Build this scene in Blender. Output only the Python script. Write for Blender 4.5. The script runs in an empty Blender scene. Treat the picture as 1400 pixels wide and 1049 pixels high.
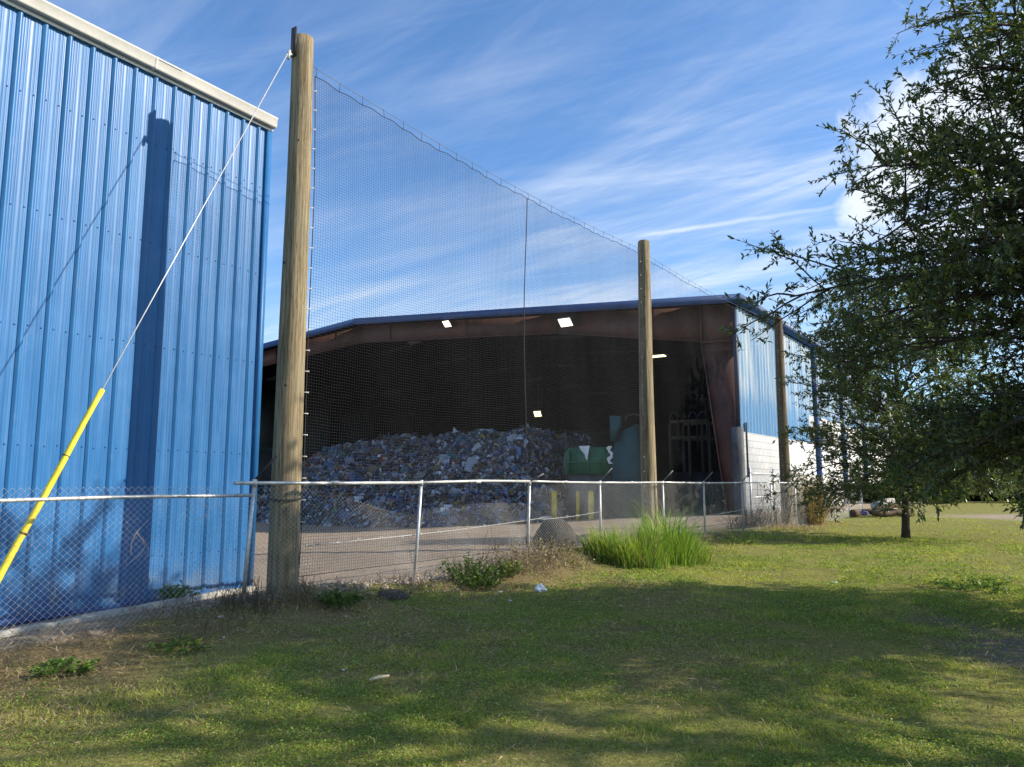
import bpy, math, random
import numpy as np
from mathutils import Vector, Matrix

random.seed(7)
rng = np.random.default_rng(11)
scene = bpy.context.scene
C = scene.collection

# ------------------------------------------------------------------ camera, world, sun, exposure
FPX, CX, CY, EYE = 1051.0, 700.0, 524.5, 1.6
PITCH = math.atan(135.5 / FPX)
cam_d = bpy.data.cameras.new('camera')
cam = bpy.data.objects.new('camera', cam_d)
C.objects.link(cam)
cam.location = (0, 0, EYE)
cam.rotation_euler = (math.pi / 2 + PITCH, 0, 0)
cam_d.sensor_width = 36.0
cam_d.lens = 36.0 * FPX / 1400.0
cam_d.clip_start = 0.05
cam_d.clip_end = 3000
scene.camera = cam


def ray(x, y):
    v = np.array([(x - CX) / FPX, 1.0, -(y - CY) / FPX])
    c, s = math.cos(PITCH), math.sin(PITCH)
    return np.array([v[0], v[1] * c - v[2] * s, v[1] * s + v[2] * c])


def at_depth(x, y, Y):
    r = ray(x, y)
    return r * (Y / r[1]) + np.array([0, 0, EYE])


def on_level(x, y, z=0.0):
    r = ray(x, y)
    return r * ((z - EYE) / r[2]) + np.array([0, 0, EYE])


def on_plane(x, y, P, n):
    r = ray(x, y)
    o = np.array([0, 0, EYE])
    return o + r * (np.dot(np.array(P) - o, n) / np.dot(r, n))


# sun: from the right, a little behind the camera, low
SUN_AZ = np.array([0.997, -0.075])
SUN_AZ = SUN_AZ / np.linalg.norm(SUN_AZ)
SUN_EL = math.radians(30.5)
SUN = np.array([SUN_AZ[0] * math.cos(SUN_EL), SUN_AZ[1] * math.cos(SUN_EL), math.sin(SUN_EL)])
sl = bpy.data.lights.new('sun', 'SUN')
sl.energy = 5.0
sl.angle = math.radians(0.5)
sl.color = (1.0, 0.90, 0.76)
so = bpy.data.objects.new('sun', sl)
C.objects.link(so)
so.rotation_euler = Vector(-SUN).to_track_quat('-Z', 'Y').to_euler()

world = bpy.data.worlds.new('World')
scene.world = world
world.use_nodes = True
scene.view_settings.view_transform = 'Standard'
scene.view_settings.look = 'None'
scene.view_settings.gamma = 1.0
scene.view_settings.use_curve_mapping = False
scene.view_settings.exposure = 0.70


def build_world():
    nt = world.node_tree
    N, L = nt.nodes, nt.links
    N.clear()
    out = N.new('ShaderNodeOutputWorld')
    bg = N.new('ShaderNodeBackground')
    bg.inputs['Strength'].default_value = 0.106
    L.new(bg.outputs[0], out.inputs[0])
    sky = N.new('ShaderNodeTexSky')
    sky.sky_type = 'NISHITA'
    sky.sun_disc = False
    sky.sun_elevation = SUN_EL
    sky.sun_rotation = math.atan2(SUN[0], SUN[1])
    sky.altitude = 0
    sky.air_density = 1.0
    sky.dust_density = 0.35
    sky.ozone_density = 1.6
    tc = N.new('ShaderNodeTexCoord')

    def vm(op, a, b=None):
        n = N.new('ShaderNodeVectorMath')
        n.operation = op
        for i, v in enumerate((a, b)):
            if v is None:
                continue
            if isinstance(v, (tuple, list, np.ndarray)):
                n.inputs[i].default_value = tuple(float(q) for q in v)
            else:
                L.new(v, n.inputs[i])
        return n

    def mm(op, a, b=None, c=None, clamp=False):
        n = N.new('ShaderNodeMath')
        n.operation = op
        n.use_clamp = clamp
        for i, v in enumerate((a, b, c)):
            if v is None:
                continue
            if isinstance(v, (int, float)):
                n.inputs[i].default_value = v
            else:
                L.new(v, n.inputs[i])
        return n.outputs[0]

    def ramp(v, lo, hi):
        n = N.new('ShaderNodeMapRange')
        n.interpolation_type = 'SMOOTHSTEP'
        n.inputs[1].default_value = lo
        n.inputs[2].default_value = hi
        L.new(v, n.inputs[0])
        return n.outputs[0]
    d = vm('NORMALIZE', tc.outputs['Generated']).outputs[0]
    sep = N.new('ShaderNodeSeparateXYZ')
    L.new(d, sep.inputs[0])
    zz = mm('ADD', mm('MAXIMUM', sep.outputs[2], 0.0), 0.16)
    comb = N.new('ShaderNodeCombineXYZ')
    L.new(mm('DIVIDE', sep.outputs[0], zz), comb.inputs[0])
    L.new(mm('DIVIDE', sep.outputs[1], zz), comb.inputs[1])
    P = comb.outputs[0]

    def noise(vec, scale, detail, rough, dist=0.0, rot=0.0, st=(1, 1, 1), loc=(0, 0, 0)):
        m0 = N.new('ShaderNodeMapping')
        m0.inputs['Rotation'].default_value = (0, 0, rot)
        L.new(vec, m0.inputs[0])
        m = N.new('ShaderNodeMapping')
        m.inputs['Scale'].default_value = st
        m.inputs['Location'].default_value = loc
        L.new(m0.outputs[0], m.inputs[0])
        n = N.new('ShaderNodeTexNoise')
        n.inputs['Scale'].default_value = scale
        n.inputs['Detail'].default_value = detail
        n.inputs['Roughness'].default_value = rough
        n.inputs['Distortion'].default_value = dist
        L.new(m.outputs[0], n.inputs['Vector'])
        return n.outputs['Fac']
    # cirrus: big cover x long streaks
    cover = ramp(noise(P, 0.55, 3, 0.5, 0.4, 0.0, (1, 1, 1), (2.3, 1.1, 0)), 0.36, 0.66)
    st1 = ramp(noise(P, 1.5, 9, 0.62, 0.7, math.radians(38), (0.45, 2.4, 1), (1.0, 0.4, 0)), 0.38, 0.78)
    st2 = ramp(noise(P, 3.2, 8, 0.66, 0.5, math.radians(20), (0.5, 2.2, 1), (5.0, 3.4, 0)), 0.42, 0.80)
    wisps = mm('MULTIPLY', mm('ADD', mm('MULTIPLY', st1, 1.0), mm('MULTIPLY', st2, 0.6)), mm('ADD', mm('MULTIPLY', cover, 0.85), 0.25))
    veil = mm('MULTIPLY', cover, 0.10)
    # contrail: a thin great-circle band
    a, b = ray(880, 322), ray(1172, 279)
    a, b = a / np.linalg.norm(a), b / np.linalg.norm(b)
    nn = np.cross(a, b)
    nn /= np.linalg.norm(nn)
    mid = (a + b) / np.linalg.norm(a + b)
    half = math.acos(np.dot(a, b)) / 2
    wob = mm('MULTIPLY', mm('SUBTRACT', noise(d, 30, 4, 0.6), 0.5), 0.004)
    off = mm('ABSOLUTE', mm('ADD', vm('DOT_PRODUCT', d, nn).outputs['Value'], wob))
    band = mm('SUBTRACT', 1.0, ramp(off, 0.0003, 0.0042))
    lim = ramp(vm('DOT_PRODUCT', d, mid).outputs['Value'], math.cos(half * 1.15), math.cos(half * 0.55))
    trail = mm('MULTIPLY', mm('MULTIPLY', band, lim), mm('ADD', 0.30, mm('MULTIPLY', st2, 0.5)))
    # one cumulus bank above the oak
    cm = None
    for (px, py, rad) in ((1335, 150, 0.075), (1280, 195, 0.085), (1235, 232, 0.065), (1410, 215, 0.15), (1190, 262, 0.04)):
        c0 = ray(px, py)
        c0 = c0 / np.linalg.norm(c0)
        g = N.new('ShaderNodeVectorMath')
        g.operation = 'DISTANCE'
        L.new(d, g.inputs[0])
        g.inputs[1].default_value = tuple(c0)
        v = mm('SUBTRACT', 1.0, mm('DIVIDE', g.outputs['Value'], rad))
        cm = v if cm is None else mm('MAXIMUM', cm, v)
    cn = noise(d, 13, 9, 0.62, 0.3)
    cum = ramp(mm('ADD', cm, mm('MULTIPLY', mm('SUBTRACT', cn, 0.5), 2.4)), -0.35, 0.65)
    # horizon haze
    hz = mm('MULTIPLY', mm('SUBTRACT', 1.0, ramp(sep.outputs[2], 0.0, 0.42)), 0.16)
    tot = mm('ADD', mm('ADD', wisps, veil), mm('ADD', trail, hz))
    tot = mm('MAXIMUM', mm('MULTIPLY', tot, 0.88), mm('MULTIPLY', cum, 0.97), clamp=True)
    mix = N.new('ShaderNodeMix')
    mix.data_type = 'RGBA'
    L.new(tot, mix.inputs['Factor'])
    # tint
    tint = N.new('ShaderNodeMix')
    tint.data_type = 'RGBA'
    tint.blend_type = 'MULTIPLY'
    tint.inputs['Factor'].default_value = 1.0
    L.new(sky.outputs[0], tint.inputs['A'])
    tint.inputs['B'].default_value = (0.72, 1.02, 1.32, 1)
    L.new(tint.outputs['Result'], mix.inputs['A'])
    mix.inputs['B'].default_value = (5.6, 6.1, 6.8, 1)
    L.new(mix.outputs['Result'], bg.inputs['Color'])


build_world()

# ------------------------------------------------------------------ helpers


def tag(o, label=None, cat=None, group=None, kind=None):
    if label:
        o['label'] = label
    if cat:
        o['category'] = cat
    if group:
        o['group'] = group
    if kind:
        o['kind'] = kind
    return o


def empty(name, loc, label=None, cat=None, group=None):
    o = bpy.data.objects.new(name, None)
    o.location = tuple(float(q) for q in loc)
    o.empty_display_size = 0.2
    C.objects.link(o)
    return tag(o, label, cat, group)


def link(name, me, mat=None, parent=None):
    o = bpy.data.objects.new(name, me)
    C.objects.link(o)
    if mat is not None and len(me.materials) == 0:
        me.materials.append(mat)
    if parent is not None:
        o.parent = parent
        inv = Vector((0, 0, 0))
        p = parent
        while p is not None:
            inv = inv + Vector(p.location)
            p = p.parent
        o.location = -inv          # meshes are written in world space; parents carry no rotation
    return o


class MB:
    """collects vertices and faces (numpy) and links them as ONE mesh object"""

    def __init__(self):
        self.V, self.F, self.K, self.n = [], [], [], 0

    def add(self, V, F, col=None):
        V = np.asarray(V, dtype=np.float64).reshape(-1, 3)
        F = np.asarray(F, dtype=np.int64)
        self.V.append(V)
        self.F.append(F + self.n)
        if col is None:
            col = (0.5, 0.5, 0.5)
        col = np.asarray(col, dtype=np.float64)
        if col.ndim == 1:
            col = np.tile(col, (len(V), 1))
        self.K.append(col)
        self.n += len(V)
        return self

    def box(self, c, ax, ay, az, col=None):
        """centre and three half-axis vectors"""
        c, ax, ay, az = (np.asarray(q, float) for q in (c, ax, ay, az))
        V = [c + i * ax + j * ay + k * az for k in (-1, 1) for j in (-1, 1) for i in (-1, 1)]
        F = [(0, 2, 3, 1), (4, 5, 7, 6), (0, 1, 5, 4), (2, 6, 7, 3), (0, 4, 6, 2), (1, 3, 7, 5)]
        return self.add(V, F, col)

    def bar(self, a, b, w, h, up=(0, 0, 1), col=None):
        a, b = np.asarray(a, float), np.asarray(b, float)
        t = b - a
        l = np.linalg.norm(t)
        t = t / l
        s = np.cross(t, np.asarray(up, float))
        if np.linalg.norm(s) < 1e-5:
            s = np.cross(t, (1, 0, 0))
        s /= np.linalg.norm(s)
        u = np.cross(s, t)
        return self.box((a + b) / 2, t * l / 2, s * w / 2, u * h / 2, col)

    def prism(self, pts, off, col=None):
        """closed planar outline pts (n,3) extruded by the vector off"""
        pts = np.asarray(pts, float)
        n = len(pts)
        self.add(np.vstack([pts, pts + np.asarray(off, float)]), [(i, (i + 1) % n, n + (i + 1) % n, n + i) for i in range(n)], col)
        b = self.n - 2 * n
        for ring in (list(range(n))[::-1], [n + i for i in range(n)]):
            self.F.append(np.array([ring]) + b)
        return self

    def tube(self, pts, r, sides=8, col=None, cap=True):
        pts = np.asarray(pts, float)[None]
        V, F = tubes(pts, np.asarray(r, float) * np.ones(pts.shape[1]), sides)
        self.add(V, F, col)
        if cap:
            b = self.n - len(V)
            k = pts.shape[1]
            self.F.append(np.array([[b + i for i in range(sides)][::-1]]))
            self.F.append(np.array([[b + (k - 1) * sides + i for i in range(sides)]]))
        return self

    def mesh(self, name, smooth=False, colors=False):
        V = np.vstack(self.V)
        me = bpy.data.meshes.new(name)
        me.vertices.add(len(V))
        me.vertices.foreach_set('co', V.astype(np.float32).ravel())
        tot, start, idx, pos = [], [], [], 0
        for f in self.F:
            k = f.shape[1]
            idx.append(f.ravel())
            tot.append(np.full(len(f), k))
            start.append(pos + np.arange(len(f)) * k)
            pos += f.size
        idx = np.concatenate(idx)
        me.loops.add(len(idx))
        me.loops.foreach_set('vertex_index', idx.astype(np.int32))
        st = np.concatenate(start)
        me.polygons.add(len(st))
        me.polygons.foreach_set('loop_start', st.astype(np.int32))
        if smooth:
            me.polygons.foreach_set('use_smooth', np.ones(len(st), dtype=bool))
        if colors:
            at = me.color_attributes.new('Col', 'FLOAT_COLOR', 'POINT')
            k = np.vstack(self.K)
            k = np.hstack([k, np.ones((len(k), 1))])
            at.data.foreach_set('color', k.astype(np.float32).ravel())
        me.update(calc_edges=True)
        me.validate()
        return me

    def build(self, name, mat, parent=None, smooth=False, colors=False):
        return link(name, self.mesh(name, smooth, colors), mat, parent)


def tubes(L, R, sides=3):
    """L (N,K,3) polylines, R scalar / (K,) / (N,K) -> verts, quads"""
    L = np.asarray(L, float)
    N, K, _ = L.shape
    R = np.broadcast_to(np.asarray(R, float), (N, K))
    T = np.gradient(L, axis=1)
    T /= np.linalg.norm(T, axis=2, keepdims=True) + 1e-12
    mean = T.mean(axis=1, keepdims=True)
    ref = np.where(np.abs(mean[..., 2:3]) > 0.8, np.array([1.0, 0.13, 0]), np.array([0, 0.07, 1.0]))
    A = np.cross(T, np.broadcast_to(ref, T.shape))
    A /= np.linalg.norm(A, axis=2, keepdims=True) + 1e-12
    B = np.cross(T, A)
    th = np.arange(sides) * 2 * math.pi / sides
    V = L[:, :, None, :] + R[:, :, None, None] * (np.cos(th)[None, None, :, None] * A[:, :, None, :] + np.sin(th)[None, None, :, None] * B[:, :, None, :])
    base = (np.arange(N) * K * sides)[:, None, None] + (np.arange(K - 1) * sides)[None, :, None]
    i = np.arange(sides)[None, None, :]
    j = (np.arange(sides) + 1)[None, None, :] % sides
    F = np.stack([base + i, base + j, base + sides + j, base + sides + i], axis=-1).reshape(-1, 4)
    return V.reshape(-1, 3), F


def smooth01(x):
    x = np.clip(x, 0, 1)
    return x * x * (3 - 2 * x)


def vnoise(x, y, s=0):
    """cheap smooth noise, about -1..1"""
    x, y = np.asarray(x, float), np.asarray(y, float)
    v = 0
    r = np.random.default_rng(100 + s)
    for k in range(7):
        a = r.uniform(0, 2 * math.pi)
        f = r.uniform(0.6, 1.9)
        v = v + np.sin((x * math.cos(a) + y * math.sin(a)) * f + r.uniform(0, 6.3) + 1.3 * np.sin((x * math.sin(a * 1.7) - y * math.cos(a * 1.7)) * 0.7 * f))
    return v / 3.6


def fbm(x, y, s=0):
    return 0.55 * vnoise(x, y, s) + 0.3 * vnoise(x * 2.3, y * 2.3, s + 1) + 0.15 * vnoise(x * 5.1, y * 5.1, s + 2)


# ------------------------------------------------------------------ materials


class NT:
    def __init__(self, name):
        self.m = bpy.data.materials.new(name)
        self.m.use_nodes = True
        self.N = self.m.node_tree.nodes
        self.L = self.m.node_tree.links
        self.N.clear()
        self.out = self.N.new('ShaderNodeOutputMaterial')
        self.p = self.N.new('ShaderNodeBsdfPrincipled')
        self.L.new(self.p.outputs[0], self.out.inputs[0])

    def set(self, **k):
        for n, v in k.items():
            self.p.inputs[n.replace('_', ' ')].default_value = v
        return self

    def coord(self, kind='pos', st=(1, 1, 1), rot=(0, 0, 0), loc=(0, 0, 0)):
        if kind == 'pos':
            g = self.N.new('ShaderNodeNewGeometry')
            o = g.outputs['Position']
        else:
            g = self.N.new('ShaderNodeTexCoord')
            o = g.outputs['Object']
        m = self.N.new('ShaderNodeMapping')
        m.inputs['Scale'].default_value = st
        m.inputs['Rotation'].default_value = rot
        m.inputs['Location'].default_value = loc
        self.L.new(o, m.inputs[0])
        return m.outputs[0]

    def noise(self, vec, scale, detail=5, rough=0.55, dist=0.0):
        n = self.N.new('ShaderNodeTexNoise')
        n.inputs['Scale'].default_value = scale
        n.inputs['Detail'].default_value = detail
        n.inputs['Roughness'].default_value = rough
        n.inputs['Distortion'].default_value = dist
        self.L.new(vec, n.inputs['Vector'])
        return n.outputs['Fac']

    def ramp(self, v, lo, hi, a=0.0, b=1.0):
        n = self.N.new('ShaderNodeMapRange')
        n.interpolation_type = 'SMOOTHSTEP'
        for i, q in ((1, lo), (2, hi), (3, a), (4, b)):
            n.inputs[i].default_value = q
        self.L.new(v, n.inputs[0])
        return n.outputs[0]

    def math(self, op, a, b=None, clamp=False):
        n = self.N.new('ShaderNodeMath')
        n.operation = op
        n.use_clamp = clamp
        for i, v in enumerate((a, b)):
            if v is None:
                continue
            if isinstance(v, (int, float)):
                n.inputs[i].default_value = v
            else:
                self.L.new(v, n.inputs[i])
        return n.outputs[0]

    def mix(self, fac, a, b, mode='MIX'):
        n = self.N.new('ShaderNodeMix')
        n.data_type = 'RGBA'
        n.blend_type = mode
        for key, v in (('Factor', fac), ('A', a), ('B', b)):
            if isinstance(v, (int, float)):
                n.inputs[key].default_value = v
            elif isinstance(v, tuple):
                n.inputs[key].default_value = v + (1,) if len(v) == 3 else v
            else:
                self.L.new(v, n.inputs[key])
        return n.outputs['Result']

    def attr(self, name='Col'):
        n = self.N.new('ShaderNodeAttribute')
        n.attribute_name = name
        return n.outputs['Color']

    def color(self, c):
        if isinstance(c, tuple):
            self.p.inputs['Base Color'].default_value = c + (1,)
        else:
            self.L.new(c, self.p.inputs['Base Color'])
        return self

    def rough(self, v):
        self.L.new(v, self.p.inputs['Roughness'])
        return self

    def bump(self, h, strength=0.3, dist=0.02):
        n = self.N.new('ShaderNodeBump')
        n.inputs['Strength'].default_value = strength
        n.inputs['Distance'].default_value = dist
        self.L.new(h, n.inputs['Height'])
        self.L.new(n.outputs[0], self.p.inputs['Normal'])
        return self


def simple(name, col, rough=0.6, var=0.15, scale=3.0, metallic=0.0, bump=0.1, spec=0.5, st=(1, 1, 1)):
    n = NT(name).set(Roughness=rough, Metallic=metallic)
    n.p.inputs['Specular IOR Level'].default_value = spec
    v = n.coord('pos', st)
    a = n.noise(v, scale, 6, 0.6)
    b = n.noise(v, scale * 9, 4, 0.6)
    dark = tuple(q * (1 - var * 1.6) for q in col)
    lite = tuple(min(1, q * (1 + var)) for q in col)
    n.color(n.mix(n.ramp(n.math('ADD', n.math('MULTIPLY', a, 0.7), n.math('MULTIPLY', b, 0.3)), 0.3, 0.7), dark, lite))
    if bump:
        n.bump(b, bump, 0.01)
    return n.m


def mat_foliage(name, rough=0.45, trans=0.25, spec=0.4):
    n = NT(name).set(Roughness=rough)
    n.p.inputs['Specular IOR Level'].default_value = spec
    col = n.attr()
    n.color(col)
    t = n.N.new('ShaderNodeBsdfTranslucent')
    n.L.new(n.mix(1.0, col, (1.25, 1.35, 0.55), 'MULTIPLY'), t.inputs['Color'])
    mx = n.N.new('ShaderNodeMixShader')
    mx.inputs[0].default_value = trans
    n.L.new(n.p.outputs[0], mx.inputs[1])
    n.L.new(t.outputs[0], mx.inputs[2])
    n.L.new(mx.outputs[0], n.out.inputs[0])
    return n.m


def mat_attr(name, rough=0.7, spec=0.3):
    n = NT(name).set(Roughness=rough)
    n.p.inputs['Specular IOR Level'].default_value = spec
    n.color(n.attr())
    return n.m


def mat_blue_paint():
    n = NT('blue_painted_steel').set(Roughness=0.4)
    n.p.inputs['Specular IOR Level'].default_value = 0.4
    a = n.noise(n.coord('pos', (3, 3, 0.22)), 3.0, 6, 0.6)
    b = n.noise(n.coord('pos', (1, 1, 1)), 1.3, 5, 0.6)
    dust = n.noise(n.coord('pos', (1, 1, 0.5)), 6.0, 6, 0.65)
    c = n.mix(n.ramp(a, 0.3, 0.75), (0.013, 0.106, 0.28), (0.020, 0.134, 0.33))
    c = n.mix(n.math('MULTIPLY', n.ramp(b, 0.45, 0.8), 0.22), c, (0.10, 0.25, 0.55))
    c = n.mix(n.math('MULTIPLY', n.ramp(dust, 0.55, 0.8), 0.10), c, (0.33, 0.36, 0.38))
    g = n.N.new('ShaderNodeNewGeometry')
    sp = n.N.new('ShaderNodeSeparateXYZ')
    n.L.new(g.outputs['Position'], sp.inputs[0])
    splash = n.math('MULTIPLY', n.ramp(sp.outputs[2], 0.75, 0.0), n.ramp(n.noise(n.coord('pos', (1, 1, 0.6)), 3.5, 7, 0.65), 0.35, 0.75))
    c = n.mix(n.math('MULTIPLY', splash, 0.55), c, (0.20, 0.20, 0.18))
    run = n.noise(n.coord('pos', (7, 7, 0.10), (0, 0, 0), (2, 9, 0)), 1.5, 5, 0.6)
    c = n.mix(n.math('MULTIPLY', n.ramp(run, 0.60, 0.78), 0.30), c, (0.16, 0.24, 0.34))
    n.color(c)
    n.rough(n.ramp(a, 0.3, 0.7, 0.36, 0.5))
    return n.m


def mat_weathered():
    """faded blue sheets, chalky white streaks running down"""
    n = NT('weathered_blue_steel').set(Roughness=0.55)
    a = n.noise(n.coord('pos', (1.6, 1.6, 0.10)), 1.6, 8, 0.65, 0.4)
    b = n.noise(n.coord('pos', (5, 5, 0.18)), 2.0, 6, 0.6)
    g = n.N.new('ShaderNodeNewGeometry')
    sp = n.N.new('ShaderNodeSeparateXYZ')
    n.L.new(g.outputs['Position'], sp.inputs[0])
    up = n.ramp(sp.outputs[2], 5.6, 7.4)
    k = n.math('ADD', n.math('MULTIPLY', a, 0.65), n.math('MULTIPLY', b, 0.35))
    k = n.math('ADD', k, n.math('MULTIPLY', up, 0.13))
    c = n.mix(n.ramp(k, 0.50, 0.82), (0.060, 0.205, 0.40), (0.47, 0.52, 0.53))
    r = n.noise(n.coord('pos', (2.0, 2.0, 0.07), (0, 0, 0), (4, 2, 1)), 1.0, 5, 0.6)
    c = n.mix(n.math('MULTIPLY', n.ramp(r, 0.56, 0.72), n.math('MULTIPLY', up, 0.75)), c, (0.60, 0.52, 0.42))
    n.color(c)
    return n.m


def mat_wood(name='treated_pole_wood', k=1.0):
    n = NT(name).set(Roughness=0.85)
    n.p.inputs['Specular IOR Level'].default_value = 0.2
    g = n.noise(n.coord('pos', (9, 9, 0.35)), 3.0, 8, 0.65, 0.5)
    f = n.noise(n.coord('pos', (40, 40, 0.9)), 3.0, 6, 0.6)
    big = n.noise(n.coord('pos', (1, 1, 0.6)), 1.3, 5, 0.6)
    spots = n.noise(n.coord('pos', (3, 3, 1.2), (0, 0, 0), (3, 7, 1)), 2.2, 4, 0.55)
    c = n.mix(n.ramp(g, 0.30, 0.72), (0.15, 0.112, 0.062), (0.37, 0.30, 0.185))
    c = n.mix(n.math('MULTIPLY', n.ramp(f, 0.5, 0.75), 0.55), c, (0.10, 0.075, 0.04))
    c = n.mix(n.math('MULTIPLY', n.ramp(big, 0.42, 0.7), 0.45), c, (0.225, 0.225, 0.155))
    c = n.mix(n.math('MULTIPLY', n.ramp(spots, 0.66, 0.72), 0.6), c, (0.20, 0.085, 0.035))
    crack = n.noise(n.coord('pos', (14, 14, 0.22), (0, 0, 0), (1, 5, 2)), 2.6, 4, 0.5, 0.3)
    ck = n.ramp(n.math('ABSOLUTE', n.math('SUBTRACT', crack, 0.5)), 0.0, 0.012)
    c = n.mix(n.math('MULTIPLY', n.math('SUBTRACT', 1.0, ck), 0.75), c, (0.035, 0.026, 0.016))
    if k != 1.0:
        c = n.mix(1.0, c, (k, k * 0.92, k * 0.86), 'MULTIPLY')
    n.color(c)
    n.bump(n.math('ADD', n.math('MULTIPLY', f, 0.5), n.math('ADD', g, ck)), 0.75, 0.025)
    return n.m


def mat_galv():
    n = NT('galvanised_steel').set(Roughness=0.42, Metallic=0.55)
    a = n.noise(n.coord('pos'), 18, 6, 0.6)
    b = n.noise(n.coord('pos'), 2.5, 5, 0.6)
    c = n.mix(n.ramp(a, 0.3, 0.7), (0.40, 0.40, 0.39), (0.60, 0.60, 0.585))
    c = n.mix(n.math('MULTIPLY', n.ramp(b, 0.56, 0.72), 0.5), c, (0.25, 0.20, 0.15))
    n.color(c)
    n.rough(n.ramp(b, 0.3, 0.7, 0.35, 0.6))
    return n.m


def mat_ground():
    n = NT('ground_soil').set(Roughness=1.0)
    n.p.inputs['Specular IOR Level'].default_value = 0.03
    col = n.attr()
    a = n.noise(n.coord('pos'), 1.6, 8, 0.65)
    b = n.noise(n.coord('pos'), 26, 6, 0.65)
    c2 = n.noise(n.coord('pos', (1, 1, 1), (0, 0, 0), (5, 1, 0)), 90, 4, 0.6)
    c = n.mix(n.ramp(n.math('ADD', n.math('MULTIPLY', b, 0.6), n.math('MULTIPLY', c2, 0.4)), 0.32, 0.68), n.mix(1.0, col, (0.50, 0.48, 0.45), 'MULTIPLY'), n.mix(1.0, col, (1.35, 1.32, 1.28), 'MULTIPLY'))
    c = n.mix(n.math('MULTIPLY', n.ramp(a, 0.45, 0.7), 0.4), c, n.mix(1.0, col, (0.62, 0.6, 0.58), 'MULTIPLY'))
    n.color(c)
    n.bump(n.math('ADD', b, n.math('MULTIPLY', c2, 0.6)), 0.8, 0.03)
    return n.m


def mat_block():
    """painted concrete block wall, courses as fine relief (far away)"""
    n = NT('painted_block').set(Roughness=0.85)
    uvn = n.N.new('ShaderNodeTexCoord')
    br = n.N.new('ShaderNodeTexBrick')
    br.inputs['Scale'].default_value = 1.0
    br.inputs['Brick Width'].default_value = 0.8
    br.inputs['Row Height'].default_value = 0.4
    br.inputs['Mortar Size'].default_value = 0.016
    br.inputs['Color1'].default_value = (0.74, 0.72, 0.68, 1)
    br.inputs['Color2'].default_value = (0.66, 0.65, 0.62, 1)
    br.inputs['Mortar'].default_value = (0.36, 0.35, 0.32, 1)
    sp = n.N.new('ShaderNodeSeparateXYZ')
    n.L.new(uvn.outputs['Object'], sp.inputs[0])
    cb = n.N.new('ShaderNodeCombineXYZ')
    # along-wall coordinate and height
    al = n.math('ADD', n.math('MULTIPLY', sp.outputs[0], 0.567), n.math('MULTIPLY', sp.outputs[1], 0.8236))
    n.L.new(al, cb.inputs[0])
    n.L.new(sp.outputs[2], cb.inputs[1])
    n.L.new(cb.outputs[0], br.inputs['Vector'])
    a = n.noise(n.coord('pos', (1, 1, 2.0)), 0.9, 7, 0.65)
    b = n.noise(n.coord('pos', (1, 1, 0.25)), 1.5, 6, 0.6)
    c = n.mix(n.math('MULTIPLY', n.ramp(a, 0.5, 0.68), 0.45), br.outputs['Color'], (0.42, 0.50, 0.58))
    c = n.mix(n.math('MULTIPLY', n.ramp(b, 0.56, 0.75), 0.45), c, (0.34, 0.30, 0.24))
    n.color(c)
    n.bump(br.outputs['Fac'], -0.5, 0.02)
    return n.m


def emissive(name, col, strength):
    n = NT(name)
    n.set(Emission_Color=col + (1,), Emission_Strength=strength)
    n.color((0.8, 0.8, 0.75))
    return n.m


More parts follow.
